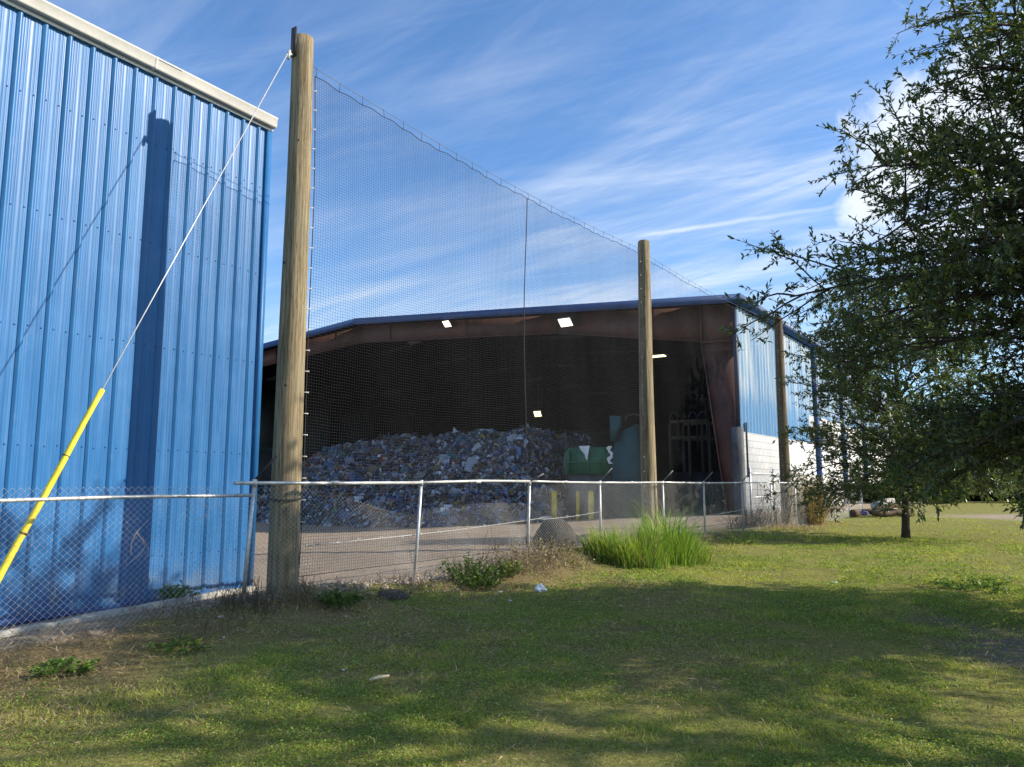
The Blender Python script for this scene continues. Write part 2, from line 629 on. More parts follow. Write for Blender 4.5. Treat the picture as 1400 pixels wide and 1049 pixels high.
M = {
    'blue': mat_blue_paint(),
    'weathered': mat_weathered(),
    'wood': mat_wood(),
    'wood_old': mat_wood('dark_pole_wood', 0.5),  # same pole wood in a darker tone, for the farthest pole
    'galv': mat_galv(),
    'ground': mat_ground(),
    'block': mat_block(),
    'gutter': simple('cream_gutter_paint', (0.50, 0.49, 0.45), 0.5, 0.08, 2.0, bump=0.02),
    'white_trim': simple('white_trim_paint', (0.66, 0.66, 0.64), 0.5, 0.06, 2.0, bump=0.02),
    'dark_blue': simple('dark_blue_trim', (0.014, 0.062, 0.20), 0.55, 0.12, 1.5, bump=0.03),
    'navy': simple('navy_trim', (0.010, 0.024, 0.06), 0.5, 0.12, 1.5, bump=0.03),
    'rust': simple('red_oxide_steel', (0.085, 0.034, 0.024), 0.7, 0.3, 0.7, bump=0.1),
    'interior': simple('interior_sheet', (0.009, 0.009, 0.015), 1.0, 0.25, 0.5, bump=0, spec=0.0),  # darkness inside the shed is put into this near-black colour
    'interior_green': simple('interior_green_sheet', (0.07, 0.11, 0.12), 0.8, 0.25, 0.5, bump=0.05),
    'interior_pale': simple('interior_pale_sheet', (0.22, 0.25, 0.27), 0.8, 0.2, 0.5, bump=0.05),
    'concrete': simple('old_concrete', (0.36, 0.34, 0.30), 0.9, 0.25, 1.6, bump=0.35, spec=0.2),
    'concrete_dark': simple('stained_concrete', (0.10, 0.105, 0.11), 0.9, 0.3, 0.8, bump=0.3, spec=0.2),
    'yellow': simple('yellow_guard_plastic', (0.84, 0.64, 0.03), 0.5, 0.16, 7.0, bump=0.05),
    'yellow_paint': simple('worn_yellow_paint', (0.72, 0.52, 0.03), 0.6, 0.25, 3.0, bump=0.1),
    'net': simple('net_cord', (0.016, 0.017, 0.020), 0.7, 0.1, 9.0, bump=0),
    'rope': simple('black_rope', (0.012, 0.012, 0.014), 0.7, 0.1, 9.0, bump=0),
    'cable': simple('steel_cable', (0.55, 0.55, 0.53), 0.4, 0.12, 25.0, metallic=0.4, bump=0),
    'hook': simple('white_hook', (0.72, 0.70, 0.62), 0.5, 0.1, 9.0, bump=0),
    'blackmetal': simple('black_iron', (0.02, 0.02, 0.022), 0.55, 0.2, 6.0, bump=0.1),
    'green': simple('green_machine_paint', (0.010, 0.15, 0.065), 0.5, 0.25, 0.9, bump=0.08),
    'teal': simple('teal_machine_paint', (0.006, 0.062, 0.070), 0.6, 0.25, 0.9, bump=0.08),
    'grey_metal': simple('grey_metal', (0.13, 0.13, 0.14), 0.6, 0.2, 3.0, bump=0.08),
    'ochre': simple('ochre_machine_paint', (0.075, 0.052, 0.022), 0.7, 0.25, 1.5, bump=0.08),
    'white_plastic': simple('white_plastic_film', (0.74, 0.76, 0.78), 0.4, 0.08, 6.0, bump=0.1),
    'purple': simple('purple_plastic', (0.13, 0.10, 0.28), 0.5, 0.2, 6.0, bump=0.1),
    'bark': simple('oak_bark', (0.075, 0.062, 0.05), 0.95, 0.35, 5.0, bump=0.7, spec=0.15, st=(2, 2, 0.5)),
    'log': simple('log_bark', (0.12, 0.085, 0.055), 0.95, 0.35, 5.0, bump=0.6, spec=0.15),
    'stick': simple('pale_stick', (0.5, 0.42, 0.30), 0.9, 0.2, 9.0, bump=0.2),
    'boulder': simple('dark_stone', (0.06, 0.054, 0.046), 0.95, 0.35, 3.0, bump=0.6, spec=0.2),
    'leaf': mat_foliage('oak_leaf', 0.40, 0.30, 0.5),
    'grass': mat_foliage('grass_blade', 0.55, 0.40, 0.25),
    'dry': mat_foliage('dry_stem', 0.8, 0.15, 0.15),
    'trash': mat_attr('mixed_waste', 0.55, 0.4),
    'lamp_on': emissive('lit_lamp', (1.0, 0.93, 0.72), 2.4),
    'lamp_dim': emissive('distant_lit_lamp', (1.0, 0.95, 0.55), 1.5),
    'lamp_off': simple('unlit_lamp_lens', (0.35, 0.34, 0.32), 0.4, 0.1, 4.0, bump=0),
    'orange': simple('orange_plastic', (0.75, 0.13, 0.04), 0.5, 0.1, 4.0, bump=0.05),
}

# ------------------------------------------------------------------ layout on the ground plan
P1 = np.array([-3.015, 10.38])
P2 = np.array([3.44, 19.50])
P3 = np.array([10.30, 29.20])
U = (P3 - P1) / np.linalg.norm(P3 - P1)            # along poles and fence
NL = np.array([U[1], -U[0]])                       # towards the lawn


def td(x, y):
    qx, qy = np.asarray(x, float) - P1[0], np.asarray(y, float) - P1[1]
    return qx * U[0] + qy * U[1], qx * NL[0] + qy * NL[1]


def zg(x, y):
    t, d = td(x, y)
    z = 0.035 * vnoise(np.asarray(x) * 0.6, np.asarray(y) * 0.6, 5) + 0.012 * vnoise(np.asarray(x) * 3, np.asarray(y) * 3, 6)
    berm = smooth01((t + 6) / 3) * (1 - smooth01((t - 16) / 8))
    z = z + 0.13 * np.exp(-((d - 0.15) / 0.7) ** 2) * berm * (1 + 0.5 * vnoise(t * 0.9, d * 2, 8))
    z = z + 0.05 * np.exp(-(((t - 0.1) / 0.8) ** 2 + ((d + 0.05) / 0.6) ** 2))
    z = z + 0.22 * np.exp(-(((t - 6.2) / 2.2) ** 2 + ((d - 0.5) / 0.7) ** 2))
    z = z + 0.020 * fbm(np.asarray(x) * 4.2, np.asarray(y) * 4.2, 151) * smooth01((d - 0.1) / 0.6)
    s = smooth01((-d - 0.8) / 31.0)
    return z - 1.32 * s - 0.05 * smooth01(-d / 2.0)


def g3(x, y, up=0.0):
    return np.array([x, y, float(zg(x, y)) + up])


# ------------------------------------------------------------------ ground
def build_ground():
    def axis(fine0, fine1, step, far0, far1):
        a = list(np.arange(fine0, fine1 + 1e-6, step))
        s, x = step, fine1
        while x < far1:
            s *= 1.18
            x += s
            a.append(x)
        s, x = step, fine0
        while x > far0:
            s *= 1.18
            x -= s
            a.insert(0, x)
        return np.array(a)
    xs = axis(-9, 12, 0.085, -900, 900)
    ys = axis(2.8, 20, 0.085, -300, 1600)
    X, Y = np.meshgrid(xs, ys)
    Z = zg(X, Y)
    far = smooth01((np.hypot(X, Y - 15) - 110) / 200)
    Z = Z * (1 - far)
    t, d = td(X, Y)
    n1 = fbm(X * 0.5, Y * 0.5, 21)
    n2 = fbm(X * 1.4, Y * 1.4, 25)
    col = np.zeros(X.shape + (3,))
    lawn = np.array([0.215, 0.215, 0.07])
    dry = np.array([0.20, 0.155, 0.085])
    dirt = np.array([0.27, 0.225, 0.18])
    apron = np.array([0.31, 0.255, 0.20])
    k = smooth01(0.45 + 0.55 * n1 + 0.25 * n2 + 0.5 * np.exp(-((d - 0.8) / 1.2) ** 2) - 0.15 - 0.35 * smooth01((X + 1.5) / 4.0))[..., None]
    col[:] = lawn * (1 - k) + dry * k
    e = smooth01((0.55 + 0.35 * n2 - d) / 0.5)[..., None]      # bare dirt at the fence
    e = e * (1 - 0.75 * smooth01((t - 6) / 4))[..., None]
    col = col * (1 - e) + dirt * e
    a = smooth01((-d - 0.9 + 0.4 * n2) / 1.6)[..., None]
    col = col * (1 - a) + apron * (1 + 0.12 * n1[..., None]) * a
    # sandy patch on the far lawn
    sp = on_level(1345, 706, 0)
    q = smooth01(1.3 - np.hypot((X - sp[0]) / 2.4, (Y - sp[1]) / 3.0) + 0.35 * n2)[..., None]
    col = col * (1 - q) + np.array([0.36, 0.30, 0.24]) * q
    # bare leaf-littered soil at the right edge of the foreground
    br = on_level(1395, 900, 0)
    q = smooth01(1.25 - np.hypot((X - br[0] - 0.35) / 0.8, (Y - br[1]) / 2.6) + 0.4 * n2)[..., None]
    col = col * (1 - q) + np.array([0.22, 0.19, 0.15]) * q
    ny, nx = X.shape
    i = np.arange(ny * nx).reshape(ny, nx)
    F = np.stack([i[:-1, :-1], i[:-1, 1:], i[1:, 1:], i[1:, :-1]], -1).reshape(-1, 4)
    mb = MB().add(np.stack([X, Y, Z], -1).reshape(-1, 3), F, col.reshape(-1, 3))
    tag(mb.build('ground', M['ground'], None, True, True), kind='structure')


build_ground()

# ------------------------------------------------------------------ near blue building (left)
WC = np.array([-4.06, 12.16])                      # its corner
WU = np.array([0.531, 0.847])
WU = WU / np.linalg.norm(WU)                       # along the wall, away from the camera
WN = np.array([WU[1], -WU[0]])                     # outward
W_TOP = 7.42


def rib_profile(n_rib, pitch, height, base, top, minor=True):
    """(along, out) profile points of n_rib ribs, ribs centred in each pitch"""
    pts = [(0.0, 0.0)]
    for k in range(n_rib):
        c = (k + 0.5) * pitch
        if minor:
            for m in (-0.36, -0.24):
                a = c + m * pitch
                pts += [(a - 0.016, 0), (a - 0.006, 0.005), (a + 0.006, 0.005), (a + 0.016, 0)]
        pts += [(c - base / 2, 0), (c - top / 2, height), (c + top / 2, height), (c + base / 2, 0)]
        if minor:
            for m in (0.24, 0.36):
                a = c + m * pitch
                pts += [(a - 0.016, 0), (a - 0.006, 0.005), (a + 0.006, 0.005), (a + 0.016, 0)]
    pts.append((n_rib * pitch, 0.0))
    return pts


def sheet_mesh(name, pts, h, eu, en, wav=0.0):
    """profile sheet extruded up by h; eu, en = 2D along / outward; origin at the sheet's foot"""
    mb = MB()
    n = len(pts)
    zs = np.linspace(0, h, 2)
    V = []
    for z in zs:
        for (a, b) in pts:
            p = eu * a + en * b
            V.append((p[0], p[1], z))
    F = [(i, i + 1, n + i + 1, n + i) for i in range(n - 1)]
    mb.add(V, F)
    return mb.mesh(name)


def build_left_building():
    root = empty('blue_metal_building', (WC[0], WC[1], 0), 'tall bright blue ribbed metal building with cream gutter at left', 'building')
    z0 = -0.35
    pts = rib_profile(3, 0.305, 0.038, 0.058, 0.040)
    me = sheet_mesh('wall_panel', pts, W_TOP - z0, -WU, WN)
    me.materials.append(M['blue'])
    npan = 11
    for k in range(npan):
        o = bpy.data.objects.new('wall_panel', me)
        C.objects.link(o)
        o.parent = root
        p = -WU * (0.05 + 0.915 * k)
        o.location = (p[0], p[1], z0)
    L = 0.05 + 0.915 * npan
    # screws along the pans
    sc = MB()
    for k in range(npan * 3):
        for z in np.arange(0.6, W_TOP, 1.45):
            for s in (-0.075, 0.075):
                c = WC - WU * (0.05 + 0.305 * (k + 0.5) + s) + WN * 0.004
                sc.box((c[0], c[1], z + random.uniform(-.01, .01)), np.append(WU * 0.008, 0), np.append(WN * 0.006, 0), (0, 0, 0.008))
    o = sc.build('screws', M['dark_blue'], root)
    o['kind'] = 'stuff'
    # corner trim
    mb = MB()
    c = WC + WN * 0.02
    mb.box((c[0] - WU[0] * 0.0, c[1], (W_TOP + z0) / 2), np.append(WU * 0.045, 0), np.append(WN * 0.028, 0), (0, 0, (W_TOP - z0) / 2))
    mb.build('corner_trim', M['blue'], root)
    # end wall (turned away), roof
    E1 = np.array([-WN[0], -WN[1]])
    mb = MB()
    a = WC - WN * 0.03
    b = a + E1 * 16
    mb.prism([(a[0], a[1], z0), (b[0], b[1], z0), (b[0], b[1], W_TOP + 1.3), (a[0], a[1], W_TOP)], np.append(-WU * 0.05, 0))
    mb.build('end_wall', M['blue'], root)
    mb = MB()
    a = WC + WU * 0.05 + WN * 0.02
    b = WC - WU * (L + 1) + WN * 0.02
    mb.prism([np.append(a, W_TOP + 0.17), np.append(b, W_TOP + 0.17), np.append(b + E1 * 16, W_TOP + 1.55), np.append(a + E1 * 16, W_TOP + 1.55)], (0, 0, 0.06))
    mb.build('roof', M['gutter'], root)
    # trim strip under the gutter
    mb = MB()
    a, b = WC + WU * 0.05, WC - WU * L
    mb.bar(np.append(a + WN * 0.048, W_TOP + 0.0), np.append(b + WN * 0.048, W_TOP + 0.0), 0.03, 0.035)
    mb.build('eave_trim', M['white_trim'], root)
    # gutter: box section with a rolled lip
    prof = [(0.0, 0.03), (0.0, 0.205), (0.115, 0.205), (0.13, 0.19), (0.13, 0.172), (0.118, 0.164), (0.108, 0.050), (0.095, 0.03)]
    a = WC + WU * 0.06
    pts3 = [np.append(a + WN * (0.035 + q), W_TOP + z) for q, z in prof]
    mb = MB()
    mb.prism(pts3, np.append(-WU * (L + 0.4), 0))
    g = mb.build('gutter', M['gutter'], root)
    # joint sleeves on the gutter
    for s in (2.1, 5.2):
        mb = MB()
        c = WC - WU * s
        mb.prism([np.append(c + WN * (0.033 + q * 1.025), W_TOP + 0.0 + z * 1.012 - 0.001) for q, z in prof], np.append(-WU * 0.05, 0))
        mb.build('gutter_joint', M['white_trim'], g)
    # base flashing
    mb = MB()
    mb.bar(np.append(WC + WN * 0.05 + WU * 0.03, -0.02), np.append(WC + WN * 0.05 - WU * L, -0.02), 0.015, 0.10)
    mb.build('base_flashing', M['dark_blue'], root)


build_left_building()

# ------------------------------------------------------------------ big shed
SC = np.array([12.66, 43.0])
E1 = np.array([-0.8236, 0.567])
E1 /= np.linalg.norm(E1)
E2 = np.array([0.567, 0.8236])
E2 /= np.linalg.norm(E2)
EAVE, RIDGE_S, RIDGE_Z, WIDTH, DEPTH = 12.05, 30.0, 14.30, 60.0, 55.0


def S(s, b, z):
    p = SC + E1 * s + E2 * b
    return np.array([p[0], p[1], z])


def roof_z(s):
    return EAVE + (RIDGE_Z - EAVE) * (1 - abs(s - RIDGE_S) / RIDGE_S)


def build_shed():
    root = empty('tipping_shed', (SC[0], SC[1], 0), 'large open-fronted recycling shed with blue roof edge and red-brown steel frame', 'building')
    E1v, E2v = np.append(E1, 0), np.append(E2, 0)
    bot = -2.2
    # rigid frames: front one is a detailed frame, the rest are coloured near black for the shed's darkness
    for k, b in enumerate((0.12, 8.0, 16.0, 24.0, 32.0, 40.0, 48.0)):
        w = 0.26
        for side in (0, 1):
            def sx(s):
                return s if side == 0 else WIDTH - s
            col = MB()
            ks = 2.05
            # tapered web
            poly = [S(sx(0.10), b + w / 2, bot), S(sx(0.62), b + w / 2, bot), S(sx(ks), b + w / 2, EAVE - 2.35), S(sx(0.10), b + w / 2, EAVE - 2.35)]
            col.prism(poly, E2v * 0.03)
            col.bar(S(sx(0.12), b + w / 2, bot), S(sx(0.12), b + w / 2, EAVE - 0.35), w, 0.04, E1v)
            col.bar(S(sx(0.62), b + w / 2, bot), S(sx(ks), b + w / 2, EAVE - 2.35), w, 0.05, E1v)
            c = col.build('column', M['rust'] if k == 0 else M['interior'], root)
            if k == 0:
                st = MB()
                st.bar(S(sx(0.15), b, EAVE - 2.35), S(sx(ks), b, EAVE - 2.35), 0.12, 0.06)
                st.bar(S(sx(0.15), b, EAVE - 2.95), S(sx(1.78), b, EAVE - 2.85), 0.10, 0.05)
                st.build('stiffener', M['rust'], c)
            # rafter: tapered web with two flanges, from knee to ridge
            raf = MB()
            dep_knee, dep_mid, dep_ridge = 2.1, 1.25, 1.35
            ss = [0.15, ks, 12.0, RIDGE_S]
            dp = [2.2, dep_knee, dep_mid, dep_ridge]
            top = [S(sx(s), b + w / 2, roof_z(sx(s)) - 0.30) for s in ss]
            low = [S(sx(s), b + w / 2, roof_z(sx(s)) - 0.30 - q) for s, q in zip(ss, dp)]
            for i in range(3):
                raf.prism([top[i], top[i + 1], low[i + 1], low[i]], E2v * 0.03)
                raf.bar(top[i], top[i + 1], w, 0.04, (0, 0, 1))
                raf.bar(low[i], low[i + 1], w, 0.05, (0, 0, 1))
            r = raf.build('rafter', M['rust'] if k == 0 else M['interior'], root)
            if k == 0:
                for s in (ks, 5.1, 12.0, 19.5, 27.0):
                    st = MB()
                    z = roof_z(sx(s)) - 0.32
                    q = np.interp(s, ss, dp)
                    st.bar(S(sx(s), b + 0.08, z), S(sx(s), b + 0.08, z - q), 0.05, 0.12, E1v)
                    st.build('stiffener', M['rust'], r)
    # purlins under the roof
    for i, s in enumerate(np.arange(1.5, WIDTH, 3.0)):
        mb = MB()
        z = roof_z(s) - 0.17
        mb.bar(S(s, 0.2, z), S(s, DEPTH, z), 0.08, 0.2)
        mb.build('purlin', M['interior'], root)
    # roof sheets and trim
    for side in (0, 1):
        a, r = (-0.45, RIDGE_S) if side == 0 else (WIDTH + 0.45, RIDGE_S)
        za = EAVE - 0.03
        mb = MB()
        mb.prism([S(a, -0.55, za), S(r, -0.55, RIDGE_Z), S(r, DEPTH, RIDGE_Z), S(a, DEPTH, za)], (0, 0, 0.06))
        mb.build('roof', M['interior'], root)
        mb = MB()
        mb.prism([S(a, -0.62, za - 0.36), S(r, -0.62, RIDGE_Z - 0.34), S(r, -0.62, RIDGE_Z + 0.16), S(a, -0.62, za + 0.12)], E2v * 0.06)
        mb.build('fascia', M['dark_blue'], root)
        # soffit strip
        mb = MB()
        mb.prism([S(a, -0.55, za - 0.33), S(r, -0.55, RIDGE_Z - 0.31), S(r, 0.1, RIDGE_Z - 0.31), S(a, 0.1, za - 0.33)], (0, 0, 0.03))
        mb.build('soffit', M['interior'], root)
    # eave gutter on the sunny side
    mb = MB()
    mb.prism([S(-0.20, -0.62, EAVE - 0.42), S(-0.55, -0.62, EAVE - 0.30), S(-0.60, -0.62, EAVE + 0.10), S(-0.46, -0.62, EAVE + 0.12)], E2v * (DEPTH + 0.5))
    mb.build('eave_gutter', M['dark_blue'], root)
    # sunny side wall: ribbed sheets in two tiers
    pts = rib_profile(2, 0.61, 0.085, 0.22, 0.12, False)
    PWD = 1.22
    z_lo, z_mid = 4.45, 6.45
    up = sheet_mesh('wall_panel', pts, EAVE - 0.42 - z_mid, E2, -E1)
    up.materials.append(M['weathered'])
    lo = sheet_mesh('wall_panel', pts, z_mid - z_lo + 0.06, E2, -E1)
    lo.materials.append(M['weathered'])
    n = int(DEPTH / PWD)
    for k in range(n):
        p = E2 * (0.10 + PWD * k) - E1 * 0.03
        o = bpy.data.objects.new('wall_panel', up)
        C.objects.link(o)
        o.parent = root
        o.location = (p[0], p[1], z_mid)
        if k < 13:
            o = bpy.data.objects.new('wall_panel', lo)
            C.objects.link(o)
            o.parent = root
            p = p + E1 * 0.012
            o.location = (p[0], p[1], z_lo)
    # unseen blocker added behind the sheets so no daylight leaks
    mb = MB()
    mb.prism([S(0.05, 0.05, z_lo), S(0.05, DEPTH, z_lo), S(0.05, DEPTH, EAVE - 0.015), S(0.05, 0.05, EAVE - 0.015)], E1v * 0.04)
    mb.build('wall_liner', M['interior'], root)
    # block wall below; it stands higher farther back
    mb = MB()
    mb.prism([S(-0.02, 0.45, bot), S(-0.02, DEPTH, bot), S(-0.02, DEPTH, z_lo), S(-0.02, 0.45, z_lo)], E1v * -0.10)
    mb.build('block_wall', M['block'], root)
    mb = MB()
    mb.prism([S(0.0, 15.7, z_lo + 0.003), S(0.0, DEPTH, z_lo + 0.003), S(0.0, DEPTH, z_mid + 0.05), S(0.0, 15.7, z_mid + 0.05)], E1v * -0.11)
    mb.build('block_wall', M['block'], root)
    # concrete pier at the corner, dark corner flashing above
    mb = MB()
    mb.box(S(0.10, 0.18, (bot + z_lo + 0.25) / 2), E1v * 0.26, E2v * 0.26, (0, 0, (z_lo + 0.25 - bot) / 2))
    mb.build('corner_pier', M['concrete_dark'], root)
    mb = MB()
    mb.box(S(-0.02, 0.02, (z_lo + 0.26 + EAVE - 0.4) / 2), E1v * 0.10, E2v * 0.10, (0, 0, (EAVE - 0.4 - z_lo - 0.26) / 2))
    mb.build('corner_flashing', M['navy'], root)
    # downpipes
    for b in (8.45, 17.4, 26.5, 35.5):
        mb = MB()
        mb.box(S(-0.26, b, (EAVE - 0.4 + bot) / 2), E1v * 0.14, E2v * 0.24, (0, 0, (EAVE - 0.4 - bot) / 2))
        mb.build('downpipe', M['dark_blue'], root)
    # thin conduit at the corner
    mb = MB()
    mb.bar(S(-0.17, 0.95, 1.9), S(-0.17, 0.95, 5.0), 0.07, 0.07, E1v)
    mb.build('conduit', M['blackmetal'], root)
    # back wall, far side wall, inner push wall
    mb = MB()
    mb.prism([S(0, DEPTH, bot), S(WIDTH, DEPTH, bot), S(WIDTH, DEPTH, EAVE), S(RIDGE_S, DEPTH, RIDGE_Z), S(0, DEPTH, EAVE)], E2v * 0.1)
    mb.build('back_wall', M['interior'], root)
    mb = MB()
    mb.prism([S(WIDTH, 0, bot), S(WIDTH, DEPTH, bot), S(WIDTH, DEPTH, EAVE - 0.02), S(WIDTH, 0, EAVE - 0.02)], E1v * 0.1)
    mb.build('far_side_wall', M['interior_green'], root)
    mb = MB()
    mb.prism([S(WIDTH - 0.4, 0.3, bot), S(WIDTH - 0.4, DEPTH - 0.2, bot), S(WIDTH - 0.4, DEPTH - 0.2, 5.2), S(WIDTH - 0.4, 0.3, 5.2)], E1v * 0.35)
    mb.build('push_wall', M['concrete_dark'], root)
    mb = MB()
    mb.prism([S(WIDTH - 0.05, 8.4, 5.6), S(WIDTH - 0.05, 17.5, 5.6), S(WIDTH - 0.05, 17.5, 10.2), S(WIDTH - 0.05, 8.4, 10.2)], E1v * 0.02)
    mb.build('translucent_panel', M['interior_pale'], root)  # opaque panel, lighter grey than the wall around it
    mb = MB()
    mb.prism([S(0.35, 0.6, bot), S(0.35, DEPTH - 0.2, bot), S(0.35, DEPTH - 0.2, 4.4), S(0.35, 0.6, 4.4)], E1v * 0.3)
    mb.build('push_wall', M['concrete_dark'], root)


build_shed()
FRONT_N = np.append(E2, 0)


def front(px, py, back=0.0):
    """point seen at a pixel, on the shed's front plane moved back by some metres"""
    p = on_plane(px, py, S(0, back, 0), FRONT_N)
    return p


def shed_lamp(px, py, back, w, h, lit, label, tilt=0.0):
    p = front(px, py, back)
    root = empty('shed_lamp', p, label, 'lamp', 'lamps inside the shed')
    E1v, E2v = np.append(E1, 0), np.append(E2, 0)
    dn = np.array([0, 0, -1.0]) * math.cos(tilt) - E2v * math.sin(tilt)
    fw = -E2v * math.cos(tilt) + np.array([0, 0, 1.0]) * math.sin(tilt)
    mb = MB()
    mb.box(p - fw * 0 - dn * 0.09, E1v * w / 2 * 1.08, fw * h / 2 * 1.08, dn * 0.08)
    mb.build('housing', M['grey_metal'], root)
    mb = MB()
    mb.box(p + dn * 0.01, E1v * w / 2, fw * h / 2, dn * 0.018)
    mb.build('lens', M['lamp_on'] if lit == 2 else (M['lamp_dim'] if lit == 1 else M['lamp_off']), root)
    mb = MB()
    q = S(0, 0, 0)
    rz = roof_z(float(np.dot(p[:2] - SC, E1))) - 0.28
    mb.bar(p - dn * 0.17, np.array([p[0], p[1], max(rz, p[2] + 0.2)]), 0.05, 0.05, E1v)
    mb.build('stem', M['blackmetal'], root)


shed_lamp(773, 441, -0.35, 0.85, 0.6, 2, 'largest bright floodlight under the shed roof edge, right of middle', 0.75)
shed_lamp(611, 443, -0.35, 0.55, 0.5, 2, 'small bright floodlight under the shed roof edge, left of middle', 0.75)
shed_lamp(840, 469, 9.0, 1.5, 0.5, 1, 'lit ceiling lamp in the dark shed left of the middle pole', 0.15)
shed_lamp(899, 487, 14.0, 1.3, 0.5, 1, 'lit ceiling lamp in the dark shed right of the middle pole', 0.15)
shed_lamp(568, 469, 7.0, 1.4, 0.5, 0, 'unlit ceiling lamp in the shed below the small floodlight', 0.15)
shed_lamp(482, 491, 12.0, 1.6, 0.5, 0, 'unlit ceiling lamp in the shed nearest the first pole', 0.15)
shed_lamp(735, 566, 30.0, 0.9, 0.65, 1, 'distant yellowish lamp glowing low inside the shed above the waste', 1.1)

# ------------------------------------------------------------------ waste heap
PAL = np.array([(0.30, 0.33, 0.40), (0.55, 0.58, 0.62), (0.12, 0.15, 0.22), (0.26, 0.22, 0.18), (0.16, 0.11, 0.07), (0.36, 0.27, 0.18), (0.08, 0.09, 0.10),
                (0.10, 0.18, 0.35), (0.05, 0.22, 0.25), (0.42, 0.08, 0.05), (0.10, 0.25, 0.10), (0.62, 0.62, 0.60), (0.45, 0.36, 0.10), (0.22, 0.10, 0.24)])
PW = np.array([14, 10, 12, 9, 10, 9, 10, 7, 3, 2, 2, 5, 2, 1], float)
PW /= PW.sum()


def heap_h(s, b):
    """heap height over the shed floor"""
    # plateau between s=14 and s=40, front foot near b=-3
    l = smooth01((43.5 + 0.4 * vnoise(s, b, 41) - s) / 6.5)
    r = smooth01((s - 11.5) / 6.0)
    f = smooth01((b + 5.5 + 0.8 * vnoise(s * 0.4, b, 42)) / 10.5)
    h = 6.65 * l * r * f
    h = h * (1 + 0.09 * vnoise(s * 0.33, b * 0.33, 43)) + 0.35 * l * r * f * vnoise(s * 1.1, b * 1.1, 44)
    return np.maximum(h, -0.4)


def build_heap():
    ss = np.arange(9.0, 46.0, 0.35)
    bs = np.arange(-7.0, 22.0, 0.35)
    A, B = np.meshgrid(ss, bs)
    X = SC[0] + E1[0] * A + E2[0] * B
    Y = SC[1] + E1[1] * A + E2[1] * B
    H = heap_h(A, B)
    Z = zg(X, Y) - 0.15 + H
    ny, nx = A.shape
    i = np.arange(ny * nx).reshape(ny, nx)
    F = np.stack([i[:-1, :-1], i[1:, :-1], i[1:, 1:], i[:-1, 1:]], -1).reshape(-1, 4)
    mb = MB().add(np.stack([X, Y, Z], -1).reshape(-1, 3), F, (0.06, 0.06, 0.065))
    # loose pieces: bent scraps of film, card, cans
    n = 100000
    a = rng.uniform(10.5, 44.5, n)
    b = rng.uniform(-6.5, 12.0, n)
    h = heap_h(a, b)
    keep = h > 0.05
    keep |= rng.random(n) < 0.03 * (b < -2)
    a, b, h = a[keep], b[keep], h[keep]
    n = len(a)
    X = SC[0] + E1[0] * a + E2[0] * b
    Y = SC[1] + E1[1] * a + E2[1] * b
    Z = zg(X, Y) - 0.10 + np.maximum(h, 0.12) + rng.uniform(-0.05, 0.12, n)
    sz = rng.lognormal(math.log(0.082), 0.62, n).clip(0.03, 0.6)
    u = rng.normal(size=(n, 3))
    u /= np.linalg.norm(u, axis=1, keepdims=True)
    v = np.cross(u, rng.normal(size=(n, 3)))
    v /= np.linalg.norm(v, axis=1, keepdims=True)
    w = np.cross(u, v)
    P = np.stack([X, Y, Z], 1)
    asp = rng.uniform(0.4, 1.0, n)
    q = []
    for (i1, j1) in ((-1, -1), (1, -1), (1, 1), (-1, 1), (0, -1), (0, 1)):
        jit = rng.uniform(0.6, 1.3, (n, 2))
        lift = (0.45 if i1 == 0 else 0.0) * rng.uniform(-1, 1, n)
        q.append(P + u * (i1 * sz * jit[:, 0])[:, None] + v * (j1 * sz * asp * jit[:, 1])[:, None] + w * (lift * sz)[:, None])
    V = np.stack(q, 1).reshape(-1, 3)
    o = (np.arange(n) * 6)[:, None]
    F = np.vstack([o + np.array([[0, 4, 5, 3]]), o + np.array([[4, 1, 2, 5]])])
    ci = rng.choice(len(PAL), n, p=PW)
    col = PAL[ci] * np.array([[0.85, 0.90, 1.0]]) * rng.uniform(0.45, 1.25, (n, 1))
    mb.add(V, F, np.repeat(col, 6, axis=0))
    tag(mb.build('waste_heap', M['trash'], None, False, True), 'huge heap of mixed loose rubbish inside the open shed', 'waste heap', kind='stuff')


build_heap()


def crumple(name, c, size, mat, label, cat, seed, flat=0.6, group=None):
    """a crumpled closed lump (bag, wad of film)"""
    r = np.random.default_rng(seed)
    nu, nv = 22, 14
    V = []
    for j in range(nv + 1):
        ph = math.pi * j / nv
        for i in range(nu):
            th = 2 * math.pi * i / nu
            d = np.array([math.sin(ph) * math.cos(th), math.sin(ph) * math.sin(th), math.cos(ph)])
            V.append(d)
    V = np.array(V)
    k = np.ones(len(V))
    for _ in range(16):
        n = r.normal(size=3)
        n /= np.linalg.norm(n)
        k -= 0.10 * np.abs(np.sin((V @ n) * r.uniform(2, 7) + r.uniform(0, 6))) ** 0.7
    k += 0.55
    P = V * k[:, None] * np.asarray(size)[None] * np.array([1, 1, flat])
    P[:, 2] = np.maximum(P[:, 2], -size[2] * flat * 0.35)
    P = P + np.asarray(c)
    F = [(j * nu + i, (j + 1) * nu + i, (j + 1) * nu + (i + 1) % nu, j * nu + (i + 1) % nu) for j in range(nv) for i in range(nu)]
    o = MB().add(P, F).build(name, mat, None)
    return tag(o, label, cat, group)


